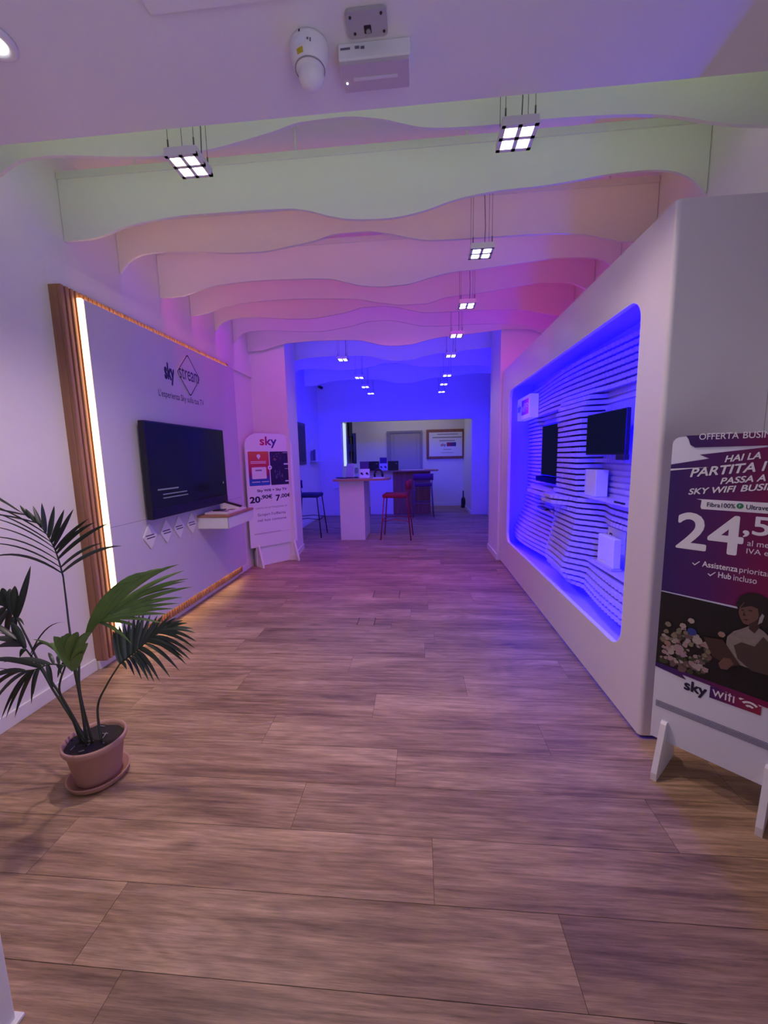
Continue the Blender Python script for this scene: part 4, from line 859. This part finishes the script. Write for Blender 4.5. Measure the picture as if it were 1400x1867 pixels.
for x, lab in ((-1.12, 'black speaker box left of the card stand on the farther counter'), (-.63, 'black speaker box right of the card stand on the farther counter')):
    q = thing('speaker_box', lab, 'speaker', (x, 10.2, ZD2), group='black boxes on the farther counter', local=True)
    MB().box(-.13, .13, -.08, .08, 0, .235, .006).build('cabinet', M['black'], q); MB().box(-.12, .12, -.083, -.0795, .012, .223).build('grille', M['bezel'], q)
    MB().box(.06, .09, -.0845, -.082, .17, .18).build('badge', M['rail'], q)

def stool(name, label, fab, met, loc, th, group='bar stools'):      # local: faces -y, backrest at +y
    t = thing('bar_stool', label, 'bar stool', (0, 0, 0), group=group, local=True)
    MB().box(-.205, .205, -.22, .20, .735, .805, .025, seg=4).build('seat', fab, t)
    bk = MB(); n = 10; vs = []
    for i in range(n+1):
        a = -.85+1.7*i/n; x = .235*math.sin(a)/math.sin(.85); y = .205+.05*(math.cos(a)-math.cos(.85))/(1-math.cos(.85))
        for dy, z in ((-.018, .885), (.022, .885), (.030, .96), (.028, 1.035), (-.012, 1.035), (-.010, .96)): vs.append((x, y+dy, z))
    fs = [[i*6+j, i*6+(j+1) % 6, (i+1)*6+(j+1) % 6, (i+1)*6+j] for i in range(n) for j in range(6)]+[[5, 4, 3, 2, 1, 0], [n*6+j for j in range(6)]]
    bk.add(vs, fs, 0, True).build('backrest', fab, t)
    for sx in (-1, 1):
        MB().ring([(sx*.245, -.255, 0), (sx*.19, -.19, .74)], .0105, 8).build('leg', met, t)
        MB().ring([(sx*.245, .275, 0), (sx*.205, .205, .74), (sx*.205, .225, .90), (sx*.20, .235, .98)], .0105, 8).build('leg', met, t)
    MB().ring([(-.225, -.228, .335), (.225, -.228, .335)], .009, 8).build('footrest', met, t)
    for sx in (-1, 1): MB().ring([(sx*.224, -.228, .335), (sx*.2, 0, .36), (sx*.226, .24, .335)], .007, 6).build('side_rail', met, t)
    MB().ring([(-.226, .24, .335), (.226, .24, .335)], .007, 6).build('rear_rail', met, t)
    t.location = loc; t.rotation_euler = (0, 0, th); return t
stool('r', 'crimson bar stool turned to the nearer counter', M['red'], M['redmet'], (-.395, 7.05, 0), -PI/2-.06)
stool('b', 'navy bar stool partly hidden by the left column', M['blue'], M['bluemet'], (-2.03, 7.28, 0), PI/2)
stool('p', 'purple bar stool tucked in front of the brown counter', M['purple'], M['purmet'], (.115, 9.62, 0), PI)

# left wall of the blue room
t = thing('picture_frame', 'dark picture in a grey frame on the blue left wall', 'picture', (XFL, 8.22, 1.75), PI/2, local=True)
MB().box(-.33, .33, -.03, -.001, -.43, .43, .003).build('frame', mat('grey_wood_frame', (.10, .09, .08), .5), t); MB().box(-.27, .27, -.0325, -.0295, -.37, .37).build('picture', mat('dark_picture', (.03, .035, .03), .5, noise=.9, nscale=7), t)
t = thing('leaflet_holder', 'small white wall shelf holding leaflets on the blue left wall', 'leaflet holder', (XFL, 9.25, 1.37), PI/2, local=True)
MB().box(-.33, .33, -.17, -.001, 0, .015, .002).build('shelf', M['white'], t); MB().box(-.33, .0, -.012, -.001, .015, .52, .002).build('back_plate', M['white'], t)
for i, x in enumerate((-.28, -.17, -.06)):
    MB().box(x-.045, x+.045, -.06, -.045, .016, .24+.02*i, .001).build('leaflet', M['inkgrey'] if i != 1 else M['ink'], t)
t = thing('dome_camera', 'tiny dark camera on the blue wall below the last baffle', 'camera', (-2.38, 9.8, 3.15), local=True)
MB().ring([(0, .04, .02), (0, -.02, .0)], .02, 8).build('bracket', M['grey'], t); MB().ring([(.02, -.01, 0), (.10, -.09, -.04)], .032, 12).build('lens_body', M['black'], t)
t = thing('door_lever', 'white door lever on the blue back wall beside the nearer counter', 'handle', on(614, 889, 1, 9.83), local=True)
MB().ring([(.03, .019, 0), (.03, -.04, 0)], .018, 10).build('rose', M['white'], t); MB().ring([(.03, -.04, 0), (-.02, -.045, .0), (-.09, -.045, -.015)], .011, 8).build('lever', M['white'], t)

# alcove
x0, x1, zt = -.888, .125, 2.165
t = struct('door_1', MB().box(x0+.20, x1-.16, YA-.030, YA-.002, .005, zt-.09, .003), M['lilac'], 'lilac grey door in the alcove')
MB().box(x0, x0+.11, YA-.045, YA-.001, 0, zt, .003).box(x1-.06, x1, YA-.045, YA-.001, 0, zt, .003).box(x0+.11, x1-.06, YA-.045, YA-.001, zt-.06, zt, .003).build('door_frame', M['lilacd'], t)
MB().box(x0+.11, x0+.197, YA-.02, YA-.001, 0, zt-.06).box(x1-.157, x1-.06, YA-.02, YA-.001, 0, zt-.06).box(x0+.197, x1-.157, YA-.02, YA-.001, zt-.088, zt-.06).build('door_lining', M['lilac'], t)
t = thing('notice_board', 'white notice board in a brown wooden frame on the alcove wall', 'notice board', (.24, YA, 1.77), local=True)
MB().box(0, 1.04, -.05, -.001, -.41, .41, .01).build('frame', M['woodpan'], t); MB().box(.075, 1.0, -.056, -.0495, -.345, .325).build('board', M['paper'], t)
d = MB(); lines(d, .30, .88, .26, 1, .07, .018, -.0565, 0, 0); lines(d, .17, .99, .17, 1, .07, .022, -.0565, 0, 0); lines(d, .36, .80, .08, 1, .07, .018, -.0565, 0, 0); lines(d, .48, .70, -.16, 1, .07, .014, -.0565, 0, 0); lines(d, .42, .76, -.25, 1, .07, .010, -.0565, 0, 0); d.build('print', M['inkgrey'], t)
text('sky_lettering', 'sky', g_sky, t, .40, .545, -.09, .11, -.0566, .02); MB().poly([(.57, -.07), (.83, -.07), (.83, .04), (.57, .04)], -.0562).build('logo_block', gradient('logo_block', [(0, (.45, .02, .06)), (.5, (.12, .02, .2)), (1, (.02, .04, .3))]), t)
t = thing('wall_socket', 'white wall socket below the notice board in the alcove', 'socket', (.33, YA, 1.29), local=True)
MB().box(-.07, .07, -.012, -.001, -.045, .045, .003).build('plate', M['white'], t); MB().box(-.05, -.01, -.014, -.0115, -.02, .02).box(.01, .05, -.014, -.0115, -.02, .02).build('switch', M['rail'], t)
t = thing('backlit_mirror', 'tall pale backlit mirror on the alcove left wall in front of the upright screen', 'mirror', (AL, 10.35, 1.75), PI/2, local=True)
MB().box(-.32, .05, -.02, -.001, -.52, .56, .002).build('glass', M['mirror'], t); MB().box(-.34, .07, -.012, -.001, -.54, .58).build('frame', M['rail'], t)
t = thing('wall_screen', 'upright dark screen with grey back box on the alcove left wall', 'screen', (AL, 10.9, 1.7), PI/2+.25, local=True)
MB().box(-.22, .20, -.09, .0, .30, .72, .004).build('upper_box', mat('charcoal_mesh', (.05, .05, .055), .7, noise=.5, nscale=60), t)
MB().box(-.34, .34, -.17, -.095, -.42, .38, .006).build('casing', M['black'], t); MB().box(-.32, .32, -.173, -.169, -.34, .36).build('screen', mat('grey_glass', (.12, .12, .14), .15), t); MB().box(-.1, .1, -.1, .12, -.1, .1).build('wall_arm', M['black'], t)
t = thing('back_counter', 'low white side cabinet with small items against the alcove left wall', 'cabinet', (-1.7, 11.0, 0))
MB().box(AL+.015, -1.45, 10.75, 11.5, 0, .98, .004).build('cabinet', M['white'], t); MB().box(AL+.015, -1.43, 10.74, 11.5, .981, 1.0, .002).build('top', M['white'], t)
q = MB().box(-1.76, -1.66, 10.95, 11.05, 1.0005, 1.16, .01).build('small_canister', M['grey']); tag(q, 'small grey canister on the white side cabinet below the alcove screen', 'canister')
t = thing('dark_canister', 'narrow dark upright canister standing on the floor by the alcove right wall', 'canister', (1.235, 11.15, 0), local=True)
MB().lathe([(0, .001), (.052, .001), (.055, .02), (.055, .24), (.03, .29), (.018, .30), (.016, .46), (.02, .47), (0, .47)], (0, 0, 0), 18).build('body', M['black'], t)
t = thing('ceiling_grille', 'faint square grille on the alcove ceiling', 'grille', (-.7, 10.9, 2.8), local=True)
MB().box(-.25, .25, -.25, .25, -.018, -.001, .003).build('frame', M['rail'], t)
